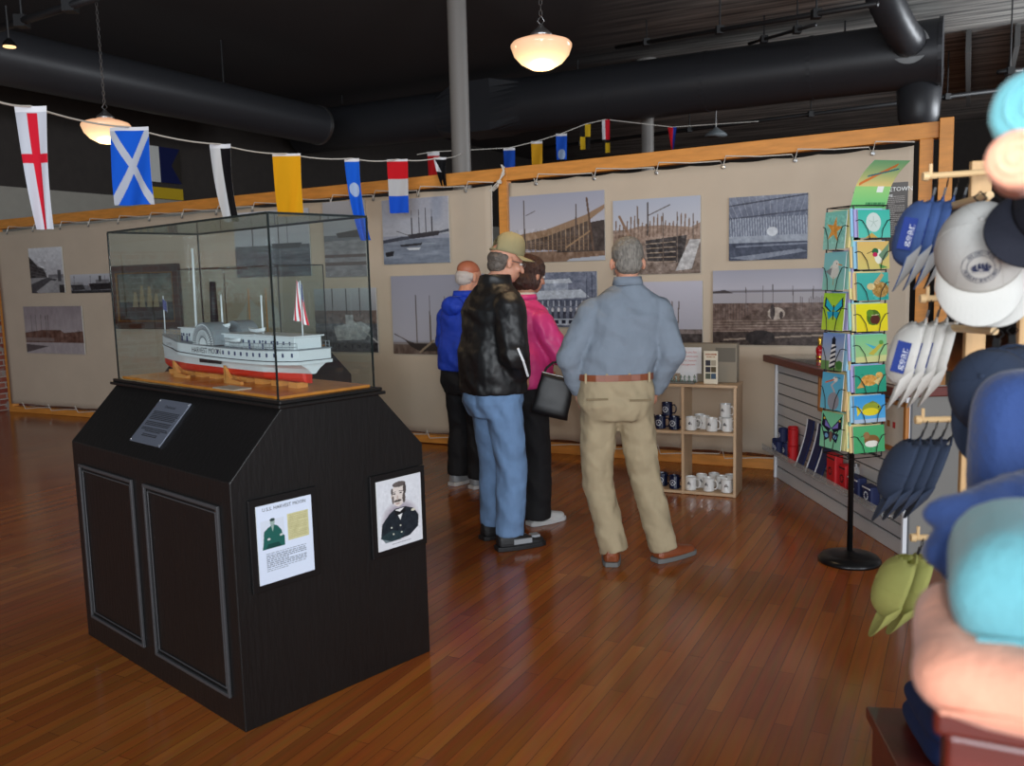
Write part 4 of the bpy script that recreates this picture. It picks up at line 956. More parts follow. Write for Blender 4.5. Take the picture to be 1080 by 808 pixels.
c = Cv(40, 140, (30, 96, 212)); c.ell(.5, .38, .36, .085, (170, 190, 220)); c.rect(0, 0, 1, .04, W_)
flag('signal_flag', 'long blue pennant with a white disc on the string', c, FP[4], .13, .70, 0, .02, .35, .09)
c = Cv(60, 90, (200, 30, 40)); c.rect(0, .37, 1, .68, (188, 188, 190)); c.rect(0, .68, 1, 1, (30, 84, 200)); c.rect(0, 0, 1, .05, W_)
flag('signal_flag', 'red, white and blue banded flag near the grey column', c, FP[5], .19, .48, 0, .012, .1)
c = Cv(50, 60, (26, 26, 28)); c.poly([(0, 0), (.5, .5), (0, .5)], W_); c.rect(0, 0, 1, .08, W_)
flag('signal_flag', 'small twisted black and white flag at the end of the string', c, FP[6], .12, .26, 0, .03, .6, .03)
b = MB(); P0 = at(-30, 95, 3.9); pts = [P0]+FP+[at(486, 162, 9.7)]
fine = []
for i in range(len(pts)-1):
    for k in range(6):
        a = k/6; p = pts[i].lerp(pts[i+1], a); fine.append(p-Vector((0, 0, .02*4*a*(1-a))))
fine.append(pts[-1]); b.tube(fine, .005, seg=6); put(b.build('flag_string', cord_m), 'white cord strung across the hall carrying the near signal flags', 'cord')
# second string beyond the wall
fp2 = [(457, 160, 11, 'red', 'small red and white flag beside the column beyond the beam'), (537, 156, 11.5, 'blue', 'small blue flag beyond the beam, left of the yellow one'), (566, 149, 11.8, 'yellow', 'small yellow flag just above the beam beyond the wall'),
       (592, 141, 12.1, 'disc', 'small blue flag with white disc beyond the beam'), (617, 131, 12.4, 'quarter', 'small yellow and black quartered flag beyond the beam'), (639, 126, 12.7, 'twist', 'twisted red, white and yellow flag beyond the beam'), (709, 134, 13.2, 'tri', 'small red and blue pointed flag farthest right beyond the beam')]
FF = []
for u, v, y, k, lab in fp2:
    P = at(u, v, y); FF.append(P); w, h = .15, .34
    if k == 'red': c = Cv(30, 40, (188, 34, 38)); c.rect(0, 0, 1, .15, W_)
    elif k == 'blue': c = Cv(30, 40, (30, 74, 170)); c.rect(0, 0, 1, .1, W_)
    elif k == 'yellow': c = Cv(30, 40, (204, 150, 36)); c.rect(0, 0, 1, .1, W_)
    elif k == 'disc': c = Cv(30, 50, (34, 84, 190)); c.ell(.5, .8, .35, .2, (150, 170, 200)); c.rect(0, 0, 1, .1, W_)
    elif k == 'quarter': c = Cv(30, 50, (208, 170, 40)); c.rect(0, .0, .5, .5, (30, 28, 28)); c.rect(.5, .5, 1, 1, (30, 28, 28))
    elif k == 'twist': c = Cv(30, 60, (190, 30, 44)); c.rect(0, 0, .4, .6, W_); c.rect(0, .6, 1, 1, (30, 28, 28)); c.rect(.4, .7, 1, 1, (206, 170, 40)); w, h = .11, .46
    else: c = Cv(30, 50, (190, 30, 40)); c.rect(.6, 0, 1, 1, (34, 60, 150)); w = .13
    flag('signal_flag', lab, c, P, w, h, 0, .012, .8 if k == 'tri' else .1, seed=u)
b = MB(); b.tube([at(440, 163, 10.8)]+FF+[at(800, 128, 13.6)], .005, seg=5); put(b.build('flag_string', cord_m), 'white cord with small flags strung beyond the timber beam', 'cord')
# flags pinned on the far left wall
def wallpt(u, v, off=.06):
    w0 = PO+Ux*(sL+off); d = ray(u, v); k = (w0-EYEP).dot(Ux)/d.dot(Ux); return EYEP+d*k
def wall_flag(u0, v0, u1, v1, cv, lab):
    a = wallpt(u0, v0); b_ = wallpt(u1, v1); w = (Vector((b_.x, b_.y, 0))-Vector((a.x, a.y, 0))).length; h = a.z-wallpt(u0, v1).z
    m = wallpt((u0+u1)/2, (v0+v1)/2)
    o = picture('wall_flag', w, h, cv, None, CLOTHP, thick=.004, loc=m, rot=(0, 0, PI/2-TH)); put(o, lab, 'flag')
c = Cv(80, 60, (206, 208, 204)); c.rect(.38, 0, 1, 1, (26, 32, 74)); c.poly([(1, 0), (.72, .5), (1, 1), (1.1, 1), (1.1, 0)], (50, 46, 42))
wall_flag(154, 155, 192, 193, c, 'white and navy flag hung on the dark side wall')
c = Cv(60, 20, (190, 160, 40)); wall_flag(156, 198, 194, 210, c, 'yellow flag hung on the side wall below the navy one')

# ------------------------------------------------------------------ shop counter
CN = Vector((2.040, 6.683, 0)); CE = Vector((2.148, 4.679, 0)); cd = (CE-CN); CLn = cd.length; cang = math.atan2(cd.y, cd.x)
# local x: from the far corner towards the viewer, local -y... front face looks to local -y
t = thing('shop_counter', 'white slatwall shop counter with mahogany top', 'counter', CN, cang)
# rotated so +x runs nearer; the customer side (world -x) is local -y
slat_m = mat('slatwall_grey_white', L(196, 196, 196), .5); groove_m = mat('slatwall_groove', L(90, 90, 92), .6)
b = MB(); sp_ = .0815; n = 10; CH = .905
for i in range(n):
    z1 = CH-i*sp_
    b.box((CLn/2, .006, z1-sp_/2+.004), (CLn-.03, .012, sp_-.010))
z_low = CH-n*sp_
b.box((CLn/2, .006, z_low/2), (CLn-.03, .012, z_low-.004)); b.build('slat_front', slat_m, t, bevel=.002)
b = MB(); b.box((CLn/2, .018, CH/2), (CLn-.01, .012, CH)); b.build('groove_back', groove_m, t)
for x in (.008, CLn-.008):
    b = MB(); b.box((x, -.004, CH/2), (.022, .024, CH)); b.build('corner_trim', bpy.data.materials.get('white_trim') or mat('white_trim', L(225, 226, 230), .4), t, bevel=.002)
_cx = Vector((math.cos(cang), math.sin(cang), 0)); _cy = Vector((-math.sin(cang), math.cos(cang), 0))
def xwall(y, gap=.09): return (PC-gap-Vy.dot(CN)-y*Vy.dot(_cy))/Vy.dot(_cx)
def slab(x1, y0, y1, z0, z1, xmin):
    a, q = max(xmin, xwall(y0)), max(xmin, xwall(y1)); b = MB(); poly = [(a, y0), (x1, y0), (x1, y1), (q, y1)]
    b.add([(x, y, z0) for x, y in poly]+[(x, y, z1) for x, y in poly], [(0, 1, 2, 3), (4, 5, 6, 7), (0, 1, 5, 4), (1, 2, 6, 5), (2, 3, 7, 6), (3, 0, 4, 7)]); return b
b = slab(CLn-.01, .026, .58, .002, CH-.002, .01); b.build('carcass', mat('carcass_grey', L(128, 125, 120), .7), t)
b = slab(CLn+.04, -.09, .61, CH, CH+.052, -.06); b.build('worktop', mahog, t, bevel=.006)
b = slab(CLn, -.04, .56, CH+.052, CH+.056, -.01); b.build('glass_inlay', mat('counter_glass', L(120, 118, 112), .08), t)
b = MB(); acry = mat('acrylic', L(200, 205, 205), .15); acry.node_tree.nodes['Principled BSDF'].inputs['Alpha'].default_value = .35
z_t = .235
b.box((CLn/2, -.06, z_t), (CLn-.06, .12, .006)); b.box((CLn/2, -.118, z_t+.02), (CLn-.06, .004, .045)); b.build('acrylic_ledge', acry, t)
Mc = Matrix.Translation(CN) @ Matrix.Rotation(cang, 4, 'Z')
def cpt(x, y, z): return Mc @ Vector((x, y, z))
navy_m = mat('navy_foam', L(26, 38, 84), .6); red_m = mat('red_foam', L(196, 22, 32), .55); logo_m = mat('white_print', L(220, 224, 230), .6)
def koozie(lx, ly, z, m, lab, r=.034, h=.10, logo=True):
    P = cpt(lx, ly, z); t = thing('can_cooler', lab, 'can cooler', P, cang, 'can coolers on the counter ledge')
    b = MB(); b.lathe([(r*.93, 0), (r, .004), (r*1.02, h-.002), (r*.9, h), (r*.88, h-.03), (.002, h-.031)], seg=20); b.build('sleeve', m, t, smooth=False)
    if logo:
        b = MB(); vs = []; fs = []
        for i in range(17):
            a = 2*PI*i/16
            for rr in (.014, .019):
                u = rr*math.cos(a)/r; vs.append(((r*1.03)*math.sin(u), -(r*1.03)*math.cos(u), h*.5+rr*math.sin(a)))
        for i in range(16): fs.append((2*i, 2*i+1, 2*i+3, 2*i+2))
        b.add(vs, fs); b.box((0, -r*1.03, h*.5), (.016, .002, .008)); b.build('round_logo', logo_m if m is not red_m else ship_black, t)
zt = z_t+.003
koozie(.17, -.055, zt, navy_m, 'navy can cooler with ring logo, first at the far end of the ledge')
koozie(.27, -.075, zt, navy_m, 'navy can cooler with ring logo, under the stacked navy one')
koozie(.36, -.045, zt, navy_m, 'navy can cooler beside the red stacks')
koozie(.30, -.055, zt+.102, navy_m, 'navy can cooler standing highest on the other navy ones')
for i, (x, y) in enumerate(((.46, -.045), (.56, -.08))):
    koozie(x, y, zt, red_m, 'red can cooler at the bottom of the %s red stack' % ('farther' if i == 0 else 'nearer'), h=.12)
    koozie(x+.005, y, zt+.122, red_m, 'red can cooler on top of the %s red stack' % ('farther' if i == 0 else 'nearer'), h=.12, logo=False)
koozie(.51, -.05, zt, red_m, 'red can cooler squeezed between the two red stacks', h=.12, r=.028, logo=False)
# navy and white pennant-like bags leaning on the ledge
bag_w = mat('white_piping', L(205, 208, 215), .6)
for i, (x, lab) in enumerate(((.74, 'navy tote with pale edge leaning on the ledge beside red coolers'), (.92, 'navy tote with white edge, middle of the three on the ledge'), (1.06, 'navy tote with white edge, nearest the card stand pole'))):
    P = cpt(x, -.075, zt); t2 = thing('folded_tote', lab, 'tote bag', P, cang, 'totes on the counter ledge')
    b = MB(); rs = []
    for k in range(9):
        a = k/8; y = .065*math.sin(a*1.5)-.03; z = a*.34
        rs.append([Vector((-.055+.05*a, y-.006, z)), Vector((.045+.05*a, y-.006, z)), Vector((.045+.05*a, y+.006, z)), Vector((-.055+.05*a, y+.006, z))])
    b.rings(rs); b.build('bag_body', navy_m, t2)
    b = MB(); b.tube([(-.056+.05*k/8, .065*math.sin(k/8*1.5)-.032, k/8*.34) for k in range(9)], .009, seg=6); b.build('white_edge', bag_w, t2)
def pouch(x, y, z, w, h, m, lab, logo):
    P = cpt(x, y, z); t2 = thing('bottle_pouch', lab, 'pouch', P, cang)
    b = MB(); b.box((0, 0, h/2), (w, .06, h)); o = b.build('pouch_body', m, t2, bevel=.012)
    b = MB(); b.box((0, -.031, h*.86), (w*.9, .004, .008)); 
    for k in range(12):
        a = 2*PI*k/12; b.box((.022*math.cos(a), -.032, h*.45+.022*math.sin(a)), (.009, .002, .006), rot=(0, -a, 0))
    b.build('logo_print', logo, t2)
pouch(1.24, -.07, zt, .13, .20, red_m, 'red pouch standing behind the pole of the card stand', ship_black)
pouch(1.38, -.055, zt, .08, .16, red_m, 'narrower red pouch just beside the first red pouch', ship_black)
pouch(1.56, -.07, zt, .14, .13, navy_m, 'navy pouch with ring logo on the ledge by the caps', logo_m)
pouch(1.72, -.06, zt, .11, .11, navy_m, 'small navy pouch nearest the hanging dark caps', logo_m)
P = cpt(1.47, -.04, zt); t2 = thing('glass_jar', 'small clear jar with yellow band between the red and navy pouches', 'jar', P)
b = MB(); b.lathe([(.026, 0), (.028, .005), (.028, .14), (.02, .155), (.02, .17)], seg=16); b.build('jar_body', acry, t2); b = MB(); b.lathe([(.0285, .05), (.0285, .085)], seg=16); b.build('yellow_band', mat('yellow_band', L(210, 190, 60), .5), t2)
b = MB(); b.lathe([(.022, .168), (.022, .185)], seg=16); b.build('lid', steel, t2)
# framed pictures leaning flat on the slats
def wall_frame(u0, v0, u1, v1, lab, cv):
    def cpx(u, v):
        nw2 = Vector((math.sin(cang), -math.cos(cang), 0)); d = ray(u, v); k = ((CN+nw2*.02)-EYEP).dot(nw2)/d.dot(nw2); P = EYEP+d*k; l = Mc.inverted() @ P; return l.x, l.z
    xm, ym = (u0+u1)/2, (v0+v1)/2
    xa = cpx(u0, ym)[0]; xb = cpx(u1, ym)[0]; za = cpx(xm, v0)[1]; zb = cpx(xm, v1)[1]
    w, h = xb-xa, za-zb
    t2 = thing('picture_frame', lab, 'picture frame', cpt((xa+xb)/2, -.018, (za+zb)/2), cang, 'framed pictures on the slatwall')
    picture('mounted_print', w-.04, h-.04, cv, t2, PAPER, thick=.004)
    b = MB()
    for sx_ in (-1, 1): b.box((sx_*(w/2-.012), -.002, 0), (.026, .022, h))
    for sz in (-1, 1): b.box((0, -.002, sz*(h/2-.012)), (w, .022, .026))
    b.build('frame', mat('oak_frame', L(176, 112, 48), .35), t2, bevel=.003)
c = Cv(60, 60, (210, 206, 196)); c.rect(.2, .2, .8, .8, (150, 160, 150)); c.noise(10, 8, 8)
wall_frame(864, 398, 890, 438, 'small oak framed print on the slatwall left of the card stand', c)
c = Cv(90, 80, (214, 208, 196)); c.rect(.30, .42, .38, .56, (190, 110, 80)); c.rect(.46, .42, .54, .56, (170, 120, 70)); c.rect(.62, .42, .70, .56, (190, 60, 60)); c.line((.3, .3), (.74, .3), .008, (120, 110, 100))
wall_frame(918, 420, 957, 474, 'larger oak framed print of three small stamps right of the card stand', c)
# things on the counter
P = cpt(.42, .16, CH+.057)
t2 = thing('trophy_bottle', 'small red and gold figure bottle on the counter top', 'bottle', P)
b = MB(); b.lathe([(.022, 0), (.026, .01), (.020, .03), (.026, .05), (.026, .075), (.012, .095)], seg=16); b.build('red_body', mat('red_glass', L(170, 20, 30), .15), t2, smooth=True)
b = MB(); b.lathe([(.010, .092), (.014, .10), (.010, .115), (.015, .13), (.012, .148), (.004, .158)], seg=12); b.build('gold_top', mat('gold', L(210, 170, 70), .25, .9), t2, smooth=True)
b = MB(); b.lathe([(.0265, .008), (.0265, .02)], seg=16); b.build('gold_ring', bpy.data.materials['gold'], t2)
P = cpt(.48, .26, CH+.057); t2 = thing('leaflet_stack', 'stack of white leaflets on the far end of the counter', 'leaflets', P, cang+.2)
b = MB()
for i in range(5): b.box((random.uniform(-.006, .006), random.uniform(-.006, .006), .004+i*.009), (.20, .14, .008))
b.build('paper_sheets', mat('leaflet_paper', L(196, 204, 210), .7), t2)
b = MB(); b.box((0, .05, .085), (.16, .012, .085), rot=(.2, 0, 0)); b.build('standing_leaflet', bpy.data.materials['leaflet_paper'], t2)
P = cpt(.70, .22, CH+.057); t2 = thing('peg_game', 'triangular wooden peg game standing on the counter', 'peg game', P, cang+.3)
b = MB(); b.prism([(-.06, 0), (.06, 0), (.018, .13), (-.018, .13)], -.012, .012); b.build('wood_block', ply_wood, t2, bevel=.003)
b = MB()
for r in range(4):
    for q in range(4-r): b.lathe([(.006, 0), (.006, .003)], seg=8, M4=Matrix.Translation(((q-(3-r)/2)*.028, -.0125, .022+r*.028)) @ Matrix.Rotation(PI/2, 4, 'X'))
b.build('peg_holes', blackmetal, t2)

# ------------------------------------------------------------------ caps
def crown_pt(phi, e, off=0.0):
    """phi: 0 at the front (+y) ; e: 0 rim .. 1 top"""
    a = e*PI/2
    f = math.cos(phi)
    rx, ry = .084+off, (.098 if f > 0 else .094)+off
    prof = math.cos(a)**(.62 if f > 0 else .75)
    h = .122+off
    x = math.sin(phi)*rx*prof; y = math.cos(phi)*ry*prof + .010*math.sin(a)
    z = h*math.sin(a)
    return Vector((x, y, z))
_cap_mesh = {}
def cap(label, M4, crown_m, bill_m=None, under_m=None, strap_m=None, group=None, emblem=None, tag=None, arc=None, clip=True, name='baseball_cap', parent=None, flip=0):
    bill_m = bill_m or crown_m; under_m = under_m or bill_m
    t = bpy.data.objects.new(name, None); C.objects.link(t)
    if parent is not None: t.parent = parent
    t.matrix_local = M4; t.empty_display_size = .05
    if parent is None: put(t, label, 'cap', group)
    np_, ne = 36, 10; vs = []; fs = []
    for j in range(ne+1):
        for i in range(np_): vs.append(crown_pt(2*PI*i/np_, min(j/ne, .985)))
    for j in range(ne):
        for i in range(np_):
            ph = 2*PI*(i+.5)/np_
            if abs(ph-PI) < .50 and (j+.5)/ne < .36*math.sqrt(max(0, 1-((ph-PI)/.50)**2)): continue
            fs.append((j*np_+i, j*np_+(i+1) % np_, (j+1)*np_+(i+1) % np_, (j+1)*np_+i))
    fs.append(tuple(ne*np_+i for i in range(np_)))
    b = MB(); b.add(vs, fs); cr_ = b.build('crown', crown_m, t, smooth=True, solid=.002)
    b = MB()
    for k in range(6):
        ph = PI*(k+.5)/3
        b.tube([crown_pt(ph, e/10*.98, .0008) for e in range(0 if abs(ph-PI) > .6 else 4, 11)], .0012, seg=4)
    b.build('seam_stitching', crown_m, cr_)
    b = MB(); b.ell(crown_pt(0, 1)+Vector((0, -.010, .001)), (.007, .007, .004), seg=10, rg=5); b.build('button', crown_m, t, smooth=True)
    # bill
    nb, nr = 20, 7; top = []; bot = []
    for j in range(nr+1):
        r = j/nr
        for i in range(nb+1):
            ph = -1.22+2.44*i/nb; p = crown_pt(ph, 0)
            ln = .072*(math.cos(ph*1.08)**.45 if abs(ph*1.08) < 1.55 else 0.05)
            y = p.y + ln*r*1.0; x = p.x*(1+.04*r)
            z = -.006*r - (x/.084)**2*.020*(.35+.65*r)+.004+flip*r
            top.append(Vector((x, y, z+.0022))); bot.append(Vector((x, y, z-.0022)))
    nn = (nb+1)*(nr+1); f1 = []; f2 = []
    for j in range(nr):
        for i in range(nb):
            a = j*(nb+1)+i; f1.append((a, a+1, a+nb+2, a+nb+1)); f2.append((nn+a, nn+a+nb+1, nn+a+nb+2, nn+a+1))
    rim = [nr*(nb+1)+i for i in range(nb+1)]
    f1 += [(rim[i], rim[i+1], nn+rim[i+1], nn+rim[i]) for i in range(nb)]
    for q in (0, nb):
        f1 += [(j*(nb+1)+q, (j+1)*(nb+1)+q, nn+(j+1)*(nb+1)+q, nn+j*(nb+1)+q) for j in range(nr)]
    b = MB(); b.v = [tuple(v) for v in top+bot]; b.f = f1+f2; b.mats = [bill_m, under_m]; b.m = [0]*len(f1)+[1]*len(f2)
    me_o = b.build('bill', bill_m, t, smooth=False)
    b = MB(); b.tube([crown_pt(PI+.52*q, .02) for q in (-1, -.6, -.2, .2, .6, 1)], .0065, seg=6, flat=1.0); b.build('strap', strap_m or crown_m, t)
    if clip:
        b = MB(); q = crown_pt(PI, .0)+Vector((0, -.004, 0))
        b.box(q+Vector((0, -.012, .003)), (.014, .02, .010)); b.tube([q+Vector((0, -.02, 0)), q+Vector((.012, -.034, .004)), q+Vector((0, -.048, .004)), q+Vector((-.012, -.034, 0)), q+Vector((0, -.02, 0))], .002, seg=5)
        b.build('hanging_clip', wire_m, t)
    if emblem:
        em = MB()
        def mp(x, z, off=.0022):   # flat emblem coordinates -> crown front
            e = .50+z/.19; p0 = crown_pt(x/.094, max(.02, min(.95, e)), off); return p0
        def ring(r0, r1, n=40):
            vs = []; fs = []
            for i in range(n+1):
                a = 2*PI*i/n; vs += [mp(r0*math.cos(a), r0*math.sin(a)), mp(r1*math.cos(a), r1*math.sin(a))]
            for i in range(n): fs.append((2*i, 2*i+1, 2*i+3, 2*i+2))
            em.add(vs, fs)
        R_ = .046
        if emblem == 'full':
            ring(R_, R_*1.03); ring(R_*.70, R_*.735)
            for s_, a0, flip in (('SOUTH CAROLINA', PI/2, 1), ('MARITIME MUSEUM', -PI/2, -1)):
                n = len(s_); step = .155
                for i, ch in enumerate(s_):
                    if ch == ' ': continue
                    a = a0+flip*(-(i-(n-1)/2)*step); v2, f2_ = text2d(ch, .0125)
                    ca, sa = math.cos(a-PI/2*flip), math.sin(a-PI/2*flip); rr = R_*.865
                    em.add([mp(rr*math.cos(a)+x*1.1*ca-y*sa, rr*math.sin(a)+x*1.1*sa+y*ca) for x, y, _ in v2], f2_)
            def P_(pts): em.add([mp(x, z) for x, z in pts], [tuple(range(len(pts)))])
            for x in (-.014, -.005, .004): P_([(x-.0045, -.004), (x+.0045, -.004), (x+.004, .010), (x-.002, .014)])
            P_([(.010, -.004), (.024, -.004), (.012, .010)]); P_([(-.026, -.004), (-.019, -.004), (-.019, .010)]); P_([(-.022, -.006), (.024, -.006), (.017, -.013), (-.018, -.013)])
            for i in range(-4, 5): P_([(i*.005, -.017), (i*.005+.003, -.017), (i*.005+.003, -.0155), (i*.005, -.0155)])
        else:
            ring(.021, .024); ring(.012, .014); em.add([mp(x, z) for x, z in ((-.008, -.006), (.008, -.006), (.006, .006), (-.006, .006))], [(0, 1, 2, 3)])
        em.build('emblem', emblem if not isinstance(emblem, str) else (navy_thread if emblem == 'full' else logo_m), t)
    if arc:
        em = MB(); n = len(arc)
        for i, ch in enumerate(arc):
            v2, f2_ = text2d(ch, .013); a = (i-(n-1)/2)*.13
            side = tag_side = 1
            em.add([crown_pt(PI-(.9 if True else 0)+0+a*.9+x*10*.9, .10+y/.16, .002) for x, y, _ in v2], f2_)
        em.build('side_lettering', logo_m, t)
    if tag:
        side, m_, word = tag     # a rectangular hang tag on the chosen side of the crown
        tg = MB(); 
        ph = side*1.5
        P0 = crown_pt(ph, .35, .006); nrm_ = Vector((side, 0, .25)).normalized(); up_ = Vector((0, -1, .0)); rt = up_.cross(nrm_).normalized()
        def tf(x, y, o_=0): return P0+rt*x*1.0+up_*y+nrm_*o_
        tg.add([tf(-.03, -.042), tf(.03, -.042), tf(.03, .042), tf(-.03, .042), tf(-.03, -.042, -.0012), tf(.03, -.042, -.0012), tf(.03, .042, -.0012), tf(-.03, .042, -.0012)], [(0, 1, 2, 3), (7, 6, 5, 4), (0, 4, 5, 1), (1, 5, 6, 2), (2, 6, 7, 3), (3, 7, 4, 0)])
        to = tg.build('hang_tag', m_, t)
        tx = MB(); sgn = side
        add_text(tx, word, .034, lambda X, Y: tf(.006-Y, -.004+X, .0006))
        add_text(tx, 'FOR SPORT', .010, lambda X, Y: tf(.022-Y, X, .0006))
        tx.build('lettering', logo_m, to)
    return t
def frame(P, fwd, up):
    f = Vector(fwd).normalized(); u = Vector(up); u = (u-f*u.dot(f)).normalized(); r = f.cross(u)
    return Matrix(((r.x, f.x, u.x, P[0]), (r.y, f.y, u.y, P[1]), (r.z, f.z, u.z, P[2]), (0, 0, 0, 1)))
cap_blue = mat('blue_twill', L(58, 84, 136), .9, bump=.2, bscale=300); cap_white = mat('white_twill', L(204, 202, 196), .9, bump=.2, bscale=300); cap_navy = mat('dark_navy_twill', L(44, 56, 78), .9, bump=.2, bscale=300)
cap_olive = mat('olive_twill', L(172, 172, 96), .9, bump=.2, bscale=300); cap_black = mat('blue_black_wool', L(28, 30, 42), .95, bump=.3, bscale=200); under_grey = mat('grey_underbill', L(150, 152, 152), .9)
navy_thread = mat('navy_thread', L(36, 44, 80), .8); tag_blue = mat('tag_blue', L(34, 60, 140), .5); cap_khaki = mat('khaki_twill', L(150, 140, 104), .9, bump=.2, bscale=300)

# ---- the wooden cap stand
RK = at(1038, 300, 2.2); rkx, rky = RK.x, 2.20
stand = thing('cap_stand', 'tall pine slatted stand with dowel pegs carrying the caps', 'stand', (rkx+.19, rky+.02, 0), -.10)
for x in (-.19, -.06, .09, .22):
    b = MB(); b.box((x, 0, .99), (.05 if x < 0 else .06, .02, 1.74)); b.build('upright', rack_wood, stand, bevel=.003)
for z in (.35, .80, 1.28, 1.62):
    b = MB(); b.box((.015, .018, z), (.46, .016, .06)); b.build('crosspiece', rack_wood, stand, bevel=.003)
b = MB(); b.box((.03, .05, .06), (.48, .22, .12)); b.build('plinth', mahog, stand, bevel=.006)
Ms = Matrix.Translation((rkx+.19, rky+.02, 0)) @ Matrix.Rotation(-.10, 4, 'Z')
pegs = []
for (u, v, u2, v2) in ((976, 186, 1036, 181), (973, 315, 1034, 313), (968, 443, 1032, 441), (963, 567, 1030, 566)):
    a = at(u, v, 2.08); q = at(u2+12, v2, 2.18); inv = Ms.inverted()
    b = MB(); b.tube([inv @ a, inv @ q], .0075, seg=10); b.lathe([(.010, -.006), (.011, .006)], seg=10, M4=Matrix.Translation(inv @ a) @ Matrix.Rotation(PI/2, 4, 'Y'))
    b.tube([inv @ (a+Vector((.012, 0, 0))), inv @ (a+Vector((.012, 0, .028)))], .004, seg=6)
    b.build('peg', peg_wood, stand, smooth=False); pegs.append((a, q))
for (u, v, y) in ((1044, 206, 1.88), (1049, 349, 1.86)):
    a = at(u, v, y); q = Vector((a.x+.03, 2.17, a.z-.01)); inv = Ms.inverted()
    b = MB(); b.tube([inv @ a, inv @ q], .009, seg=10); b.build('peg', peg_wood, stand)

def hang(u, v, y, fwd, up, soft=1.0, sc=.87):
    """a cap whose back strap hangs at the photograph point"""
    P = at(u, v, y); f = Vector(fwd).normalized(); return frame(P+f*.125*sc, fwd, up) @ Matrix.Diagonal((sc, sc, sc*soft, 1))
names = ['first from the peg tip', 'second from the peg tip', 'third from the peg tip', 'nearest the wooden upright']
for i, (u, y) in enumerate(((988, 2.06), (999, 2.08), (1010, 2.10), (1021, 2.12))):
    m_ = cap_blue if i < 3 else cap_black
    cap(('blue cap with grey underbill on the top peg, ' if i < 3 else 'near-black cap on the top peg, ')+names[i], hang(u, 196, y, (-.20, .10, -.97), (-.90, .40, .22), .58), m_, under_m=under_grey, group='caps on the top left peg', flip=.065,
        emblem='small' if i == 0 else None, tag=(-1, tag_blue, 'gear') if i < 2 else None, arc='GEORGETOWN' if i < 3 else None)
for i, (u, y) in enumerate(((981, 2.04), (992, 2.06), (1003, 2.08), (1014, 2.10))):
    cap('white cap with narrow bill on the second peg, '+names[i], hang(u, 325, y, (-.20, .10, -.97), (-.90, .40, .22), .58), cap_white, group='white caps on the second peg', flip=.065, tag=(-1, tag_blue, 'gear') if i < 3 else None)
for i, (u, y) in enumerate(((976, 2.03), (987, 2.05), (998, 2.07), (1009, 2.09))):
    cap('dark navy cap on the third peg, '+names[i], hang(u, 452, y, (-.30, .14, -.94), (-.88, .38, .30), .52), cap_navy, group='dark caps on the third peg', flip=.065)
for i, (u, y) in enumerate(((972, 2.00), (990, 2.05))):
    cap('olive green cap on the lowest peg, '+('farther to the left' if i == 0 else 'behind the first one'), hang(u, 576, y, (-.28, .12, -.95), (-.86, .34, .34), .62), cap_olive, under_m=cap_olive, group='olive caps on the lowest peg', flip=.065)
# big white cap with the museum emblem, another behind it
M_ = hang(1034, 212, 1.78, (-.22, -.45, -.86), (-.38, -.75, .5), 1, .95); cap('white cap with round navy ship emblem facing the viewer', M_, cap_white, emblem='full')
M_ = hang(1050, 216, 1.86, (-.20, -.42, -.88), (-.38, -.75, .5), 1, .95); cap('white cap hanging directly behind the emblem cap', M_, cap_white)
M_ = hang(1166, 190, 1.60, (-.80, -.15, -.45), (-.1, -.9, .4)); cap('dark navy cap overlapping the emblem cap at right edge', M_, cap_black)
M_ = hang(1052, 356, 1.70, (-.22, -.30, -.93), (-.62, -.74, .25)); cap('navy cap with small ring logo under the emblem cap', M_, cap_navy, emblem='small')
M_ = hang(1068, 352, 1.76, (-.10, -.30, -.93), (-.62, -.74, .25)); cap('navy cap behind the ring-logo navy cap', M_, cap_navy, tag=(-1, tag_blue, 'gear'))

# ------------------------------------------------------------------ folded clothes in the right foreground
teal_c = mat('teal_cotton', L(104, 172, 182), .95, bump=.15, bscale=90, sheen=.2); salmon_c = mat('salmon_cotton', L(244, 170, 140), .95, bump=.15, bscale=90, sheen=.2); navy_c = mat('navy_cotton', L(42, 66, 118), .95, bump=.2, bscale=80, sheen=.2)
def folded(name, label, P, size, m, rz=0, rx=0, ry=0, disp=.01, folds=3, cat='folded shirt', seam=True):
    t = thing(name, label, cat, P, rz); t.rotation_euler = (rx, ry, rz)
    w, d, h = size; b = MB(); hh = h/folds
    for k in range(folds):
        rs = []; n = 40; hk = hh*1.08; z0 = k*hh; sh = random.uniform(-.006, .006)
        # cushion-like rounded slab
        for j in range(9):
            a = -PI/2+PI*j/8; cz = z0+hh/2+math.sin(a)*hk/2; ins = (1-math.cos(a))*hk*.5
            ring = []
            for i in range(n):
                th = 2*PI*i/n; ce, se = math.cos(th), math.sin(th); e = .28
                x = math.copysign(abs(ce)**e, ce)*(w/2-ins)+sh; y = math.copysign(abs(se)**e, se)*(d/2-ins)
                ring.append(Vector((x, y, cz)))
            rs.append(ring)
        b.rings(rs)
    b.build('folded_fabric', m, t, remesh=.006, sm=3, disp=disp, dscale=.12)
    if seam:
        b = MB(); pts = []
        for i in range(12): a = i/11; pts.append((-w/2+.03+a*(w-.06), -d/2-.001, h*.28+.004*math.sin(a*6)))
        b.tube(pts, .0022, seg=5); b.build('hem_stitching', m, t)
    return t
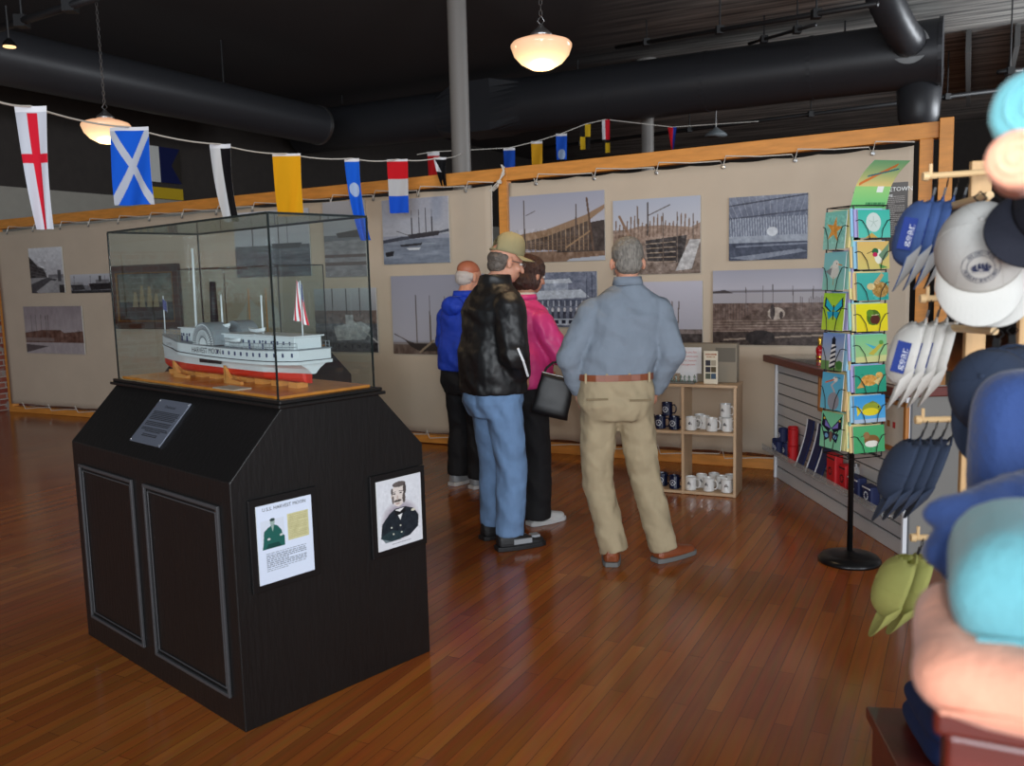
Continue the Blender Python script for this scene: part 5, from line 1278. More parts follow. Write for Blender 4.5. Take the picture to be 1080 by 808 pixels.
# mahogany side stand and its lower fabric pile
pz = 1.21
FZ = -.46; fxv = Vector((math.cos(FZ), math.sin(FZ), 0)); fyv = Vector((-math.sin(FZ), math.cos(FZ), 0))
def corner(u, v, y, w, d, z):
    P = at(u, v, y); Q = Vector((P.x, P.y, 0))+fxv*w/2+fyv*d/2; Q.z = z; return Q
b_ = thing('side_cabinet', 'dark mahogany cabinet in the near right corner under the shirts', 'cabinet', tuple(corner(984, 760, .76, .42, .34, 0)), -.46)
b = MB(); b.box((0, 0, .60), (.40, .32, 1.14)); b.build('carcass', mahog, b_, bevel=.006)
b = MB(); b.box((0, 0, 1.185), (.42, .34, .03)); b.build('top_board', mahog, b_, bevel=.006)
b = MB(); b.box((0, -.165, .60), (.34, .012, 1.0)); b.build('front_panel', mahog, b_, bevel=.004)
b = MB(); b.box((.17, .15, 1.45), (.05, .03, .5)); b.build('back_post', mahog, b_, bevel=.003)
b = MB(); b.box((.08, .11, 1.60), (.24, .10, .02)); b.build('upper_shelf', mahog, b_, bevel=.003)
folded('folded_shirt', 'folded salmon shirt lying on the mahogany cabinet top', corner(952, 700, .72, .36, .26, 1.206), (.36, .26, .058), salmon_c, FZ, disp=.012, folds=1)
folded('folded_shirt', 'folded teal shirt resting on the salmon shirt', corner(992, 620, .75, .32, .24, 1.240), (.32, .24, .118), teal_c, FZ, disp=.006, folds=1)
# upper rolls
def rolled(label, P, r, ln, m, rot):
    t = thing('rolled_shirt', label, 'rolled shirt', P); t.rotation_euler = rot
    b = MB(); b.lathe([(r*.3, -.002), (r*.85, 0), (r, r*.25), (r*1.02, ln*.5), (r*.97, ln-r*.3), (r*.5, ln)], seg=28); b.build('rolled_fabric', m, t, smooth=True, disp=.006, dscale=.05)
    b = MB(); pts = []
    for i in range(40):
        a = i*.33; rr = r*(.12+.75*i/40); pts.append((rr*math.cos(a), rr*math.sin(a), -.003))
    b.tube(pts, .0018, seg=5); b.build('rolled_edge', m, t)
P = at(1073, 166, .80); rolled('rolled salmon shirt on the small upper shelf at the right edge', (P.x, P.y, P.z), .0255, .20, salmon_c, (math.radians(-90), 0, math.radians(-30)))
P = at(1094, 114, .84); rolled('rolled teal shirt lying above the salmon roll at the right edge', (P.x, P.y, P.z), .040, .20, teal_c, (math.radians(-90), 0, math.radians(-31)))
# navy sweatshirt hanging / draped between cabinet and caps
P = at(1090, 490, 1.32); t = thing('navy_sweatshirt', 'thick navy sweatshirt standing folded behind the teal shirt', 'sweatshirt', (P.x+.04, P.y, P.z-.02), -.15)
b = MB(); rs = []
for j in range(11):
    a = -PI/2+PI*j/10; y = math.sin(a)*.045; ins = (1-math.cos(a))*.03; ring = []
    for i in range(44):
        th = 2*PI*i/44; ce, se = math.cos(th), math.sin(th); e = .42
        ring.append(Vector((math.copysign(abs(ce)**e, ce)*(.13-ins), y, math.copysign(abs(se)**e, se)*(.17-ins))))
    rs.append(ring)
b.rings(rs); b.build('folded_body', navy_c, t, remesh=.006, sm=2, disp=.008, dscale=.1)
b = MB(); pts = []
for i in range(30):
    th = PI*.02+PI*1.0*i/29; ce, se = math.cos(th), math.sin(th); e = .42
    pts.append((math.copysign(abs(ce)**e, ce)*.112, -.036, math.copysign(abs(se)**e, se)*.152))
b.tube(pts, .0028, seg=5); b.build('edge_stitching', navy_c, t)
P = at(1040, 560, 1.12); t = thing('navy_shirt', 'crumpled navy shirt sleeve rolled beneath the navy sweatshirt', 'folded shirt', (P.x, P.y, P.z), 0)
b = MB()
b.tube([(-.065, -.02, -.02), (-.02, -.01, .0), (.05, 0, .01), (.13, .02, .015)], [.030, .042, .052, .055], seg=20, round_=True)
b.tube([(-.07, -.015, .028), (.0, -.01, .035), (.12, .02, .045)], [.018, .034, .046], seg=20, round_=True)
b.tube([(-.05, -.03, -.045), (.02, -.02, -.035), (.1, 0, -.03)], [.020, .03, .04], seg=20, round_=True)
b.build('rolled_sleeve', navy_c, t, remesh=.005, sm=3, disp=.016, dscale=.05)
# the cabinet these navy clothes lie on
b_ = thing('rear_cabinet', 'mahogany cabinet under the navy clothes, behind the salmon and teal shirts', 'cabinet', tuple(corner(1006, 660, 1.08, .46, .34, 0)), FZ)
b = MB(); b.box((0, 0, .53), (.44, .32, 1.05)); b.build('carcass', mahog, b_, bevel=.005)
b = MB(); b.box((0, 0, 1.07), (.46, .34, .03)); b.build('top_board', mahog, b_, bevel=.005)
b = MB(); b.box((0, -.165, .53), (.36, .012, .95)); b.build('front_panel', mahog, b_, bevel=.003)
folded('folded_shirt', 'folded navy shirt lying flat beneath the crumpled navy sleeve', corner(1012, 620, 1.09, .30, .26, 1.088), (.30, .26, .08), navy_c, FZ, disp=.008, folds=1)
# low stack at the foot
P = gp(985, 800, .50)
t = thing('low_shelf', 'low mahogany shelf near the floor at the bottom right, beneath the salmon shirt', 'shelf', (P.x+.10, P.y+.08, 0), -.15)
b = MB(); b.box((0, 0, .47), (.34, .34, .03)); b.build('board', mahog, t, bevel=.004)
for x in (-.14, .14):
    b = MB(); b.box((x, 0, .228), (.03, .32, .455)); b.build('side_panel', mahog, t, bevel=.004)
folded('folded_shirt', 'folded dark navy shirt on the low mahogany shelf', (P.x+.13, P.y+.08, .488), (.26, .28, .10), mat('darknavy_cotton', L(24, 40, 84), .95), -.15, disp=.012, folds=2)

# ------------------------------------------------------------------ card stand
RKP = Vector((1.835, 4.66, 0)); ry_ = math.radians(17)
cs = thing('card_stand', 'black spinner stand filled with painted greeting cards', 'card stand', RKP, ry_)
b = MB(); b.lathe([(.165, 0), (.165, .012), (.15, .03), (.10, .042), (.035, .05), (.02, .06)], seg=36); b.build('base', blackmetal, cs, smooth=True)
b = MB(); b.lathe([(.015, .05), (.015, 1.93)], seg=16); b.build('pole', blackmetal, cs, smooth=True)
SD = .125
b = MB()
for x in (-.105, .105):
    for y in (-.105, .105): b.tube([(x, y, .60), (x, y, 1.92)], .004, seg=6)
for z in (.60, .93, 1.26, 1.59, 1.92):
    b.tube([(-.105, -.105, z), (.105, -.105, z), (.105, .105, z), (-.105, .105, z), (-.105, -.105, z)], .003, seg=5); b.tube([(-.105, 0, z), (.105, 0, z)], .003, seg=5)
b.build('wire_frame', wire_m, cs)
def art(kind):
    LSC = kind in LAND
    c = Cv(96, 76) if LSC else Cv(76, 100)
    def bg(a, b2=None): c.grad(0, 1, a, b2 or a)
    if kind == 'sand dollar': bg((64, 178, 160), (90, 190, 170)); c.ell(.48, .45, .23, .34, (200, 212, 204)); [c.line((.48, .45), (.48+.14*math.cos(a), .45+.2*math.sin(a)), .02, (168, 186, 176)) for a in [k*2*PI/5-1.57 for k in range(5)]]; c.poly([(.2, 1), (.42, .82), (.6, 1)], (196, 160, 80))
    elif kind == 'hummingbird': bg((216, 178, 104), (206, 190, 110)); c.ell(.66, .55, .13, .26, (226, 226, 206)); c.poly([(.66, .5), (1, .05), (.96, .5), (.8, .7)], (110, 140, 110)); c.ell(.56, .36, .10, .11, (40, 100, 60)); c.ell(.55, .48, .08, .08, (186, 34, 84)); c.line((.46, .36), (.3, .44), .02, (40, 40, 40)); c.poly([(.66, .8), (.95, .95), (.7, .98)], (90, 150, 80))
    elif kind == 'sea turtle': bg((70, 172, 160), (60, 160, 150)); c.ell(.74, .62, .26, .28, (168, 130, 70)); c.ell(.44, .5, .12, .12, (206, 186, 130)); c.poly([(.5, .4), (.78, .02), (.86, .1), (.66, .44)], (190, 160, 110)); c.noise(16, 20, 16, .3, .95, .5, 1)
    elif kind == 'tree frog': bg((222, 214, 30), (226, 206, 40)); c.ell(.55, .5, .22, .28, (76, 110, 30)); c.ell(.6, .58, .15, .18, (84, 40, 30)); c.ell(.44, .34, .11, .13, (96, 136, 40)); c.line((.5, .42), (.72, .4), .015, (226, 222, 170)); c.line((.4, .72), (.66, .76), .02, (80, 120, 40))
    elif kind == 'dragonfly': bg((120, 190, 140), (170, 200, 130)); c.poly([(.3, .3), (.66, .45), (.6, .56)], (70, 170, 190)); c.poly([(.4, .7), (.82, .3), (.9, .36), (.56, .76)], (190, 176, 70)); c.ell(.82, .3, .07, .08, (90, 150, 70)); c.poly([(0, .8), (1, .76), (1, 1), (0, 1)], (206, 206, 140))
    elif kind == 'swimming turtle': bg((50, 158, 130), (44, 150, 120)); c.ell(.46, .55, .26, .2, (208, 150, 70)); c.ell(.78, .38, .11, .11, (216, 170, 90)); c.poly([(.6, .6), (.96, .36), (.74, .74)], (220, 196, 130)); c.poly([(.2, .6), (.05, .82), (.3, .8)], (200, 150, 80)); c.noise(12, 18, 14, .3, .8, .2, .8)
    elif kind == 'yellow fish': bg((60, 150, 210), (90, 170, 220)); c.ell(.56, .5, .3, .24, (150, 160, 50)); c.ell(.52, .6, .26, .14, (226, 206, 40)); c.poly([(.26, .52), (.08, .34), (.1, .74)], (226, 206, 50)); c.ell(.78, .44, .025, .035, (30, 30, 30)); c.poly([(.45, .28), (.6, .2), (.75, .3)], (120, 140, 60)); c.rect(0, .86, 1, 1, (170, 190, 210))
    elif kind == 'sandpiper': bg((80, 170, 110), (70, 160, 104)); c.ell(.58, .55, .24, .2, (130, 92, 50)); c.ell(.58, .68, .22, .12, (226, 222, 210)); c.ell(.42, .36, .1, .13, (150, 110, 70)); c.line((.34, .36), (.24, .4), .02, (60, 50, 40)); c.line((.56, .8), (.56, .95), .015, (90, 70, 40))
    elif kind == 'starfish':
        bg((120, 196, 186), (150, 206, 196)); pts = []
        for k in range(10): a = -PI/2+.15+k*PI/5; r = .36 if k % 2 == 0 else .13; pts.append((.48+r*math.cos(a)*1.1, .48+r*math.sin(a)))
        c.poly(pts, (212, 150, 70)); c.noise(10, 16, 18, .1, .85)
    elif kind == 'gull': bg((124, 190, 200), (140, 200, 186)); c.ell(.5, .5, .22, .2, (206, 210, 206)); c.ell(.56, .32, .14, .11, (220, 222, 216)); c.line((.68, .32), (.84, .35), .035, (220, 140, 60)); c.poly([(.1, .5), (.4, .4), (.36, .62)], (130, 136, 140)); c.line((.5, .66), (.5, .86), .02, (180, 150, 90)); c.ell(.6, .3, .02, .016, (20, 20, 20))
    elif kind == 'blue butterfly':
        bg((160, 214, 60), (190, 220, 70)); 
        for s_ in (-1, 1): c.poly([(.5, .4), (.5+s_*.4, .1), (.5+s_*.44, .36), (.5+s_*.1, .54)], (20, 40, 60)); c.poly([(.5, .42), (.5+s_*.34, .16), (.5+s_*.37, .34), (.5+s_*.1, .5)], (40, 186, 214)); c.poly([(.5, .5), (.5+s_*.3, .5), (.5+s_*.2, .72), (.5+s_*.04, .62)], (40, 170, 204))
        c.line((.5, .34), (.5, .7), .05, (24, 30, 40))
    elif kind == 'lighthouse':
        bg((120, 150, 210), (200, 200, 190)); c.rect(0, .75, 1, 1, (110, 150, 90)); c.poly([(.44, .3), (.6, .3), (.68, .92), (.38, .92)], (226, 226, 226)); 
        for k in range(5): y = .34+k*.13; c.poly([(.42, y+.06), (.64, y-.02), (.66, y+.04), (.40, y+.12)], (26, 32, 50))
        c.rect(.44, .16, .6, .3, (30, 34, 48)); c.poly([(.42, .17), (.52, .08), (.62, .17)], (30, 34, 48)); c.ell(.84, .84, .14, .12, (70, 124, 60))
    elif kind == 'heron': bg((90, 176, 216), (110, 190, 216)); c.line((.66, .2), (.46, .34), .06, (196, 190, 190)); c.line((.46, .34), (.62, .5), .07, (186, 180, 184)); c.ell(.6, .76, .26, .24, (150, 150, 160)); c.ell(.62, .16, .11, .07, (226, 222, 216)); c.line((.54, .18), (.18, .28), .05, (220, 110, 50)); c.line((.6, .11), (.84, .12), .02, (40, 40, 60))
    elif kind == 'swallowtail butterfly':
        bg((120, 204, 160), (140, 210, 170))
        for s_ in (-1, 1): c.poly([(.5, .44), (.5+s_*.44, .06), (.5+s_*.46, .4), (.5+s_*.12, .56)], (26, 28, 44)); c.poly([(.5, .46), (.5+s_*.3, .24), (.5+s_*.3, .4)], (130, 120, 200)); c.poly([(.5, .54), (.5+s_*.36, .56), (.5+s_*.28, .82), (.5+s_*.08, .72)], (30, 34, 60)); c.ell(.5+s_*.2, .66, .08, .06, (120, 170, 210)); c.ell(.5+s_*.36, .2, .04, .03, (226, 200, 80))
        c.ell(.5, .66, .07, .16, (120, 90, 80))
    return c
LAND = ['sand dollar', 'hummingbird', 'sea turtle', 'tree frog', 'dragonfly', 'swimming turtle', 'yellow fish', 'sandpiper']
PORT = ['starfish', 'gull', 'blue butterfly', 'lighthouse', 'heron', 'swallowtail butterfly']
back_cols = [('pale lilac', (176, 168, 214)), ('pale yellow', (226, 216, 150)), ('pale blue', (150, 200, 226)), ('mint green', (150, 206, 190)), ('pale orange', (226, 196, 140))]
Mk = Matrix.Translation(RKP) @ Matrix.Rotation(ry_, 4, 'Z')
def pocket(face, z, w, h, kind, k):
    # face 0: front-right (local -y), face 1: front-left (local -x)
    lean = .12
    rz = 0 if face == 0 else -PI/2
    base = Mk @ Matrix.Rotation(rz, 4, 'Z') @ Matrix.Translation((0, -SD, z)) @ Matrix.Rotation(-lean*.6 if False else -.08, 4, 'X')
    o = picture('greeting_card', w, h, art(kind), None, PAPER, thick=.004, loc=None)
    o.matrix_world = base @ Matrix.Translation((0, -.010, 0)); put(o, 'greeting card painted with a %s, front card of its pocket' % kind, 'card', 'painted cards in the spinner stand')
    nm, col = back_cols[(k*2+face) % 5]
    m_ = bpy.data.materials.get('card_'+nm) or mat('card_'+nm, L(*col), .7)
    for q, (dx, dz, dy) in enumerate(((-.014 if face == 0 else .016, .004, .002), )):
        b = MB(); b.box((0, 0, 0), (w, .008, h)); o2 = b.build('greeting_card', m_); o2.matrix_world = base @ Matrix.Translation((dx, dy+.004, dz)) ; put(o2, '%s card showing behind the %s card' % (nm, kind), 'card', 'spare cards in the spinner stand')
    nm2, col2 = back_cols[(k*2+face+2) % 5]
    m2_ = bpy.data.materials.get('card_'+nm2) or mat('card_'+nm2, L(*col2), .7)
    b = MB(); b.box((0, 0, 0), (w, .008, h)); o2 = b.build('greeting_card', m2_); o2.matrix_world = base @ Matrix.Translation((-.026 if face == 0 else .028, .017, .010)); put(o2, '%s card rearmost in the pocket of the %s card' % (nm2, kind), 'card', 'spare cards in the spinner stand')
    # wire pocket
    b = MB(); zb = -h/2-.006; Lw = base
    inv = Matrix.Rotation(ry_, 4, 'Z').inverted() @ Matrix.Translation(-RKP) @ base
    yy = -.018
    b.tube([(-w*.5-.012, .03, .01), (-w*.5, yy, .02), (-w*.40, yy, .015), (-w*.24, yy, -h*.2), (-w*.18, yy, zb), (w*.18, yy, zb), (w*.24, yy, -h*.2), (w*.40, yy, .015), (w*.5, yy, .02), (w*.5+.012, .03, .01)], .0022, seg=5, M4=inv)
    b.tube([(-w*.18, yy, zb), (-w*.18, .03, zb), (w*.18, .03, zb), (w*.18, yy, zb)], .0022, seg=5, M4=inv)
    b.build('wire_pocket', wire_m, cs)
for k, kind in enumerate(LAND): pocket(0, 1.825-k*.160, .195, .142, kind, k)
for k, kind in enumerate(PORT): pocket(1, 1.80-k*.212, .175, .195, kind, k)
c = Cv(90, 80, (110, 190, 120)); c.grad(0, .5, (120, 180, 130), (220, 190, 120)); c.grad(.5, 1, (150, 200, 120), (110, 190, 120)); c.line((.1, .45), (.75, .1), .06, (210, 120, 60)); c.line((.2, .3), (.9, .16), .03, (60, 110, 120)); c.rect(.62, .5, .8, .62, (226, 226, 220)); c.textlines(.4, .94, .84, .92, 1, (50, 110, 70), .9)
ho = picture('header_card', .22, .26, c, cs, PAPER, thick=.002, fn=lambda x, z: (x+(z+.13)*.25, -.02-.10*(max(0, z+.02)/.15)**2, z*.92), loc=(0, 0, 0), rot=(0, 0, 0))
ho.location = (.01, -.05, 2.02); ho['label'] = 'curled green header card printed with a bird'
b = MB(); b.tube([(-.07, -.06, 1.92), (-.07, -.06, 1.99), (.05, -.06, 1.99), (.05, -.06, 1.90)], .003, seg=5); b.build('header_wire', wire_m, cs)

# ------------------------------------------------------------------ mug shelf
SA = gp(776, 525.5); SB = gp(718, 521); sdr = (SA-SB).normalized(); sang = math.atan2(sdr.y, sdr.x); SW = .76
SO = SA-sdr*SW; SDp = .27; SH = .79
sh = thing('mug_shelf', 'low birch plywood cube shelf holding mugs beside the wall', 'shelf unit', SO, sang)
th = .02
for x in (th/2, SW/2, SW-th/2):
    b = MB(); b.box((x, SDp/2, SH/2), (th, SDp, SH-.002)); b.build('side_panel', ply_wood, sh, bevel=.002)
for z, nm in ((.014, 'bottom_shelf'), (.455, 'middle_shelf'), (SH-.01, 'top_board')):
    for x0, x1 in ((th, SW/2-th/2), (SW/2+th/2, SW-th)):
        if nm == 'top_board': break
        b = MB(); b.box(((x0+x1)/2, SDp/2, z), (x1-x0, SDp-.004, th)); b.build(nm, ply_wood, sh, bevel=.001)
b = MB(); b.box((SW/2, SDp/2, SH+.008), (SW+.01, SDp+.01, .02)); b.build('top_board', ply_wood, sh, bevel=.002)
Mh = Matrix.Translation(SO) @ Matrix.Rotation(sang, 4, 'Z')
mug_white = mat('glazed_white', L(222, 222, 220), .12); mug_navy = mat('glazed_navy', L(22, 30, 58), .12); print_m = mat('mug_print', L(40, 34, 40), .5)
def make_mug(m, pm, kind):
    t = thing('mug', 'mug', 'mug')
    r, h = .040, .095
    b = MB(); b.lathe([(r*.9, 0), (r, .004), (r, h), (r*.95, h+.001), (r*.92, h-.002), (r*.92, .008), (.002, .007)], seg=28); b.build('cup', m, t, smooth=False); t.children[0].data.shade_smooth(); t.children[0].modifiers.new('e', 'EDGE_SPLIT')
    b = MB(); b.tube([(r*.96, 0, h*.82), (r+.018, 0, h*.84), (r+.030, 0, h*.66), (r+.030, 0, h*.40), (r+.018, 0, h*.2), (r*.96, 0, h*.2)], .0055, seg=8); b.build('handle', m, t, smooth=True)
    b = MB()
    def mp(x, z): a = x/r; return Vector((r*1.01*math.sin(a), -r*1.01*math.cos(a), z))
    if kind == 'ship':
        for pts in ([(-.016, .042), (.016, .042), (.011, .034), (-.011, .034)], [(-.012, .044), (-.004, .044), (-.004, .062), (-.010, .058)], [(-.002, .044), (.006, .044), (.004, .066), (-.002, .066)], [(.008, .044), (.016, .044), (.008, .06)]): b.add([mp(x, z) for x, z in pts], [tuple(range(len(pts)))])
    else:
        vs = []; fs = []
        for i in range(21):
            a = 2*PI*i/20
            for rr in (.018, .022): vs.append(mp(rr*math.cos(a), .048+rr*math.sin(a)))
        for i in range(20): fs.append((2*i, 2*i+1, 2*i+3, 2*i+2))
        b.add(vs, fs); b.add([mp(x, z) for x, z in ((-.012, .044), (.012, .044), (.008, .036), (-.008, .036))], [(0, 1, 2, 3)]); b.add([mp(x, z) for x, z in ((-.006, .046), (.008, .046), (.002, .060))], [(0, 1, 2)])
    b.build('printed_logo', pm, t); return t
def px2x(px): return SW-(776-px)/138.0
white_spots = [
 (730, .07, 0, 1, 'leftmost in the front row of the middle shelf'), (741, .14, 0, 1, 'second from left on the middle shelf, set back'), (751, .06, 0, 1, 'third from left, front row of the middle shelf'), (761, .14, 0, 1, 'below the stacked mug on the middle shelf'), (769, .08, 0, 1, 'against the right side of the middle shelf'), (763, .12, 1, 1, 'standing alone on top of the middle shelf mugs'), (735, .20, 0, 1, 'at the back left of the middle shelf'),
 (730, .06, 0, 0, 'leftmost in the front row of the bottom shelf'), (748, .06, 0, 0, 'in the middle of the front row, bottom shelf'), (768, .06, 0, 0, 'rightmost in the front row of the bottom shelf'), (738, .16, 0, 0, 'second row left on the bottom shelf'), (758, .15, 0, 0, 'second row centre on the bottom shelf'), (749, .22, 0, 0, 'rearmost centre on the bottom shelf'), (769, .21, 0, 0, 'rearmost right on the bottom shelf')]
zsh = {1: .466, 0: .025}
mw = make_mug(mug_white, print_m, 'ship'); mn = make_mug(mug_navy, logo_m, 'ring')
for i, (px, y, lv, s_, lab) in enumerate(white_spots):
    P = Mh @ Vector((min(px2x(px), SW-.075), y, zsh[s_]+lv*.097)); rz = sang+random.uniform(-.5, .1)
    o = mw if i == 0 else dup(mw)
    o.location = P; o.rotation_euler = (0, 0, rz); o['label'] = 'white mug with dark ship print, '+lab; o['group'] = 'white mugs on the plywood shelf'
for i, (x, y, lv, s_, lab) in enumerate(((.20, .07, 0, 1, 'at left on the middle shelf'), (.305, .06, 0, 1, 'by the divider on the middle shelf'), (.245, .09, 1, 1, 'stacked on the other navy mugs'), (.11, .10, 0, 1, 'farthest left on the middle shelf'), (.305, .06, 0, 0, 'by the divider on the bottom shelf'), (.20, .12, 0, 0, 'hidden at left on the bottom shelf'))):
    P = Mh @ Vector((x, y, zsh[s_]+lv*.097)); o = mn if i == 0 else dup(mn)
    o.location = P; o.rotation_euler = (0, 0, sang-.15); o['label'] = 'navy mug with white ring logo, '+lab; o['group'] = 'navy mugs on the plywood shelf'
# on top of the shelf
zt2 = SH+.019
def on_shelf(px, y): return Mh @ Vector((px2x(px), y, zt2))
t = thing('display_box', 'grey-brown card display box at the back of the mug shelf top', 'box', on_shelf(748, .20), sang)
b = MB(); b.box((-.02, 0, .14), (.40, .10, .28)); b.build('box_body', mat('grey_card', L(138, 128, 112), .8), t, bevel=.004)
b = MB(); b.box((.10, -.052, .20), (.14, .004, .10)); b.build('recessed_panel', mat('grey_card_dark', L(104, 98, 88), .8), t)
t = thing('thanks_sign', 'small white sign with red lettering on the mug shelf', 'sign', on_shelf(726, .11), sang)
b = MB(); b.box((0, 0, .16), (.19, .006, .19)); b.box((0, .03, .032), (.12, .06, .064)); b.build('card', mat('sign_white', L(224, 226, 230), .6), t)
b = MB(); add_text(b, 'Thank you for', .022, lambda X, Y: (X, -.004, .22+Y)); add_text(b, 'your contribution', .020, lambda X, Y: (X, -.004, .19+Y)); add_text(b, 'to the museum', .020, lambda X, Y: (X, -.004, .16+Y)); add_text(b, 'Georgetown', .020, lambda X, Y: (X, -.004, .13+Y)); b.build('lettering', mat('red_ink', L(196, 90, 90), .6), t)
t = thing('brochure', 'cream brochure with small pictures standing on the mug shelf', 'brochure', on_shelf(750, .05), sang)
c = Cv(60, 120, (222, 214, 194)); c.textlines(.12, .9, .08, .14, 1, (160, 90, 60), .9); c.textlines(.2, .8, .17, .2, 1, (170, 120, 90), .9)
for r in range(3):
    c.rect(.14, .28+r*.2, .48, .45+r*.2, random.choice([(90, 96, 84), (60, 60, 70), (150, 120, 60)])); c.rect(.52, .28+r*.2, .86, .45+r*.2, random.choice([(170, 160, 140), (90, 80, 60), (70, 90, 110)]))
picture('printed_cover', .10, .235, c, t, PAPER, thick=.004, loc=(0, 0, .118))
t = thing('ornament_tray', 'shallow tray of small clear ornaments on the mug shelf top', 'tray', on_shelf(722, .06), sang)
b = MB(); b.box((-.02, 0, .006), (.22, .09, .012)); b.build('tray_base', mat('tray_grey', L(110, 112, 108), .5), t, bevel=.003)
for i in range(7):
    b = MB(); b.lathe([(.010, .012), (.012, .02), (.004, .03), (.010, .045), (.002, .06)], seg=8, c=(-.11+i*.032, random.uniform(-.02, .02), 0)); b.build('ornament', mat('clear_green', L(120, 136, 126), .1) if i == 0 else bpy.data.materials['clear_green'], t, smooth=True)

# ------------------------------------------------------------------ people
skin_m = mat('skin', L(206, 148, 122), .5, var=.06, vscale=20); skin_m.node_tree.nodes['Principled BSDF'].inputs['Subsurface Weight'].default_value = .05
def cloth_mat(name, col, rough=.9, bump=.5, scale=9, var=.06, stretch=(1, 1, .6), sheen=0, fine=True):
    m = mat(name, col, rough, bump=bump, bscale=scale, var=var, vscale=14, stretch=stretch, sheen=sheen)
    nt = m.node_tree; b = nt.nodes['Principled BSDF']; old = b.inputs['Normal'].links[0].from_node
    tc = nt.nodes.new('ShaderNodeTexCoord'); wv = nt.nodes.new('ShaderNodeTexWave'); wv.bands_direction = 'DIAGONAL'
    wv.inputs['Scale'].default_value = 2.6; wv.inputs['Distortion'].default_value = 9; wv.inputs['Detail'].default_value = 2.5; wv.inputs['Detail Scale'].default_value = 1.3
    bp = nt.nodes.new('ShaderNodeBump'); bp.inputs['Strength'].default_value = .6; bp.inputs['Distance'].default_value = .018
    nt.links.new(tc.outputs['Object'], wv.inputs['Vector']); nt.links.new(wv.outputs['Fac'], bp.inputs['Height']); nt.links.new(old.outputs[0], bp.inputs['Normal']); nt.links.new(bp.outputs[0], b.inputs['Normal'])
    return m
def hand(b, W_pos, dir_, palm_n, s=1.0):
    """five separate fingers, slightly curled"""
    d = Vector(dir_).normalized(); n = Vector(palm_n).normalized(); side = d.cross(n).normalized(); P = Vector(W_pos)
    b.tube([P, P+d*.03*s, P+d*.085*s], [.026*s, .034*s, .036*s], seg=12, round_=True, flat=.5) if False else None
    for k in range(4):
        o_ = (k-1.5)*.019*s; q = P+side*o_; b.tube([q+d*.005, q+d*.085*s], [.013*s, .012*s], seg=8, round_=True)
        ln = (.062, .074, .078, .066)[3-k]*s; q2 = q+d*.085*s
        b.tube([q2, q2+d*ln*.45+n*.006, q2+d*ln*.8+n*.022, q2+d*ln*.92+n*.040], [.0095*s, .009*s, .008*s, .007*s], seg=8, round_=True)
    q = P+d*.03*s+side*.026*s*1.0
    b.tube([q, q+side*.022*s+d*.028*s+n*.01, q+side*.028*s+d*.058*s+n*.022], [.012*s, .011*s, .009*s], seg=8, round_=True)
def ring_at(c, rx, ry, e=.8, n=24, tw=0):
    out = []
    for i in range(n):
        a = 2*PI*i/n; ca, sa = math.cos(a), math.sin(a)
        x = math.copysign(abs(ca)**e, ca)*rx; y = math.copysign(abs(sa)**e, sa)*ry
        out.append(Vector((c[0]+x*math.cos(tw)-y*math.sin(tw), c[1]+x*math.sin(tw)+y*math.cos(tw), c[2])))
    return out
def shoe(parent, P, yaw, m_up, m_sole, L_=.29, accent=None, lace=None):
    """heel at P, toe along yaw (0 = +y)"""
    M = Matrix.Translation(P) @ Matrix.Rotation(-yaw, 4, 'Z'); b = MB(); rs = []
    for i in range(11):
        a = i/10; y = -.045+a*L_; w = .040+.012*math.sin(PI*min(1, a*1.15))-(.016 if a > .93 else 0)-(.008 if a < .05 else 0); h = (.095 if a < .25 else .095-.055*((a-.25)/.5) if a < .75 else .042-.014*((a-.75)/.25))
        rs.append([Vector((w*math.cos(PI*k/8), y, .022+h*math.sin(PI*k/8)**.8)) for k in range(9)]+[Vector((-w*.7, y, .020)), Vector((w*.7, y, .020))])
    b.rings(rs, None, True, M); o = b.build('shoe', m_up, parent, smooth=False, sub=1)
    b = MB(); rs = []
    for i in range(11):
        a = i/10; y = -.050+a*(L_+.012); w = .042+.012*math.sin(PI*min(1, a*1.15))-(.018 if a > .93 else 0)-(.008 if a < .05 else 0)
        rs.append([Vector((-w, y, 0)), Vector((w, y, 0)), Vector((w, y, .026)), Vector((-w, y, .026))])
    b.rings(rs, None, True, M); b.build('sole', m_sole, o, bevel=.004)
    if lace:
        b = MB()
        for k in range(4):
            y = .04+k*.03; z = .108-k*.014
            b.tube([(-.028, y, z-.012), (0, y+.006, z), (.028, y, z-.012)], .004, seg=5, M4=M)
        b.build('laces', lace, o)
    if accent:
        b = MB()
        for sx_ in (-1, 1):
            b.box((sx_*.046, .10, .05), (.008, .11, .028), M4=M)
        b.box((0, .19, .062), (.05, .05, .014), M4=M)
        b.build('side_panel', accent, o)
    return o
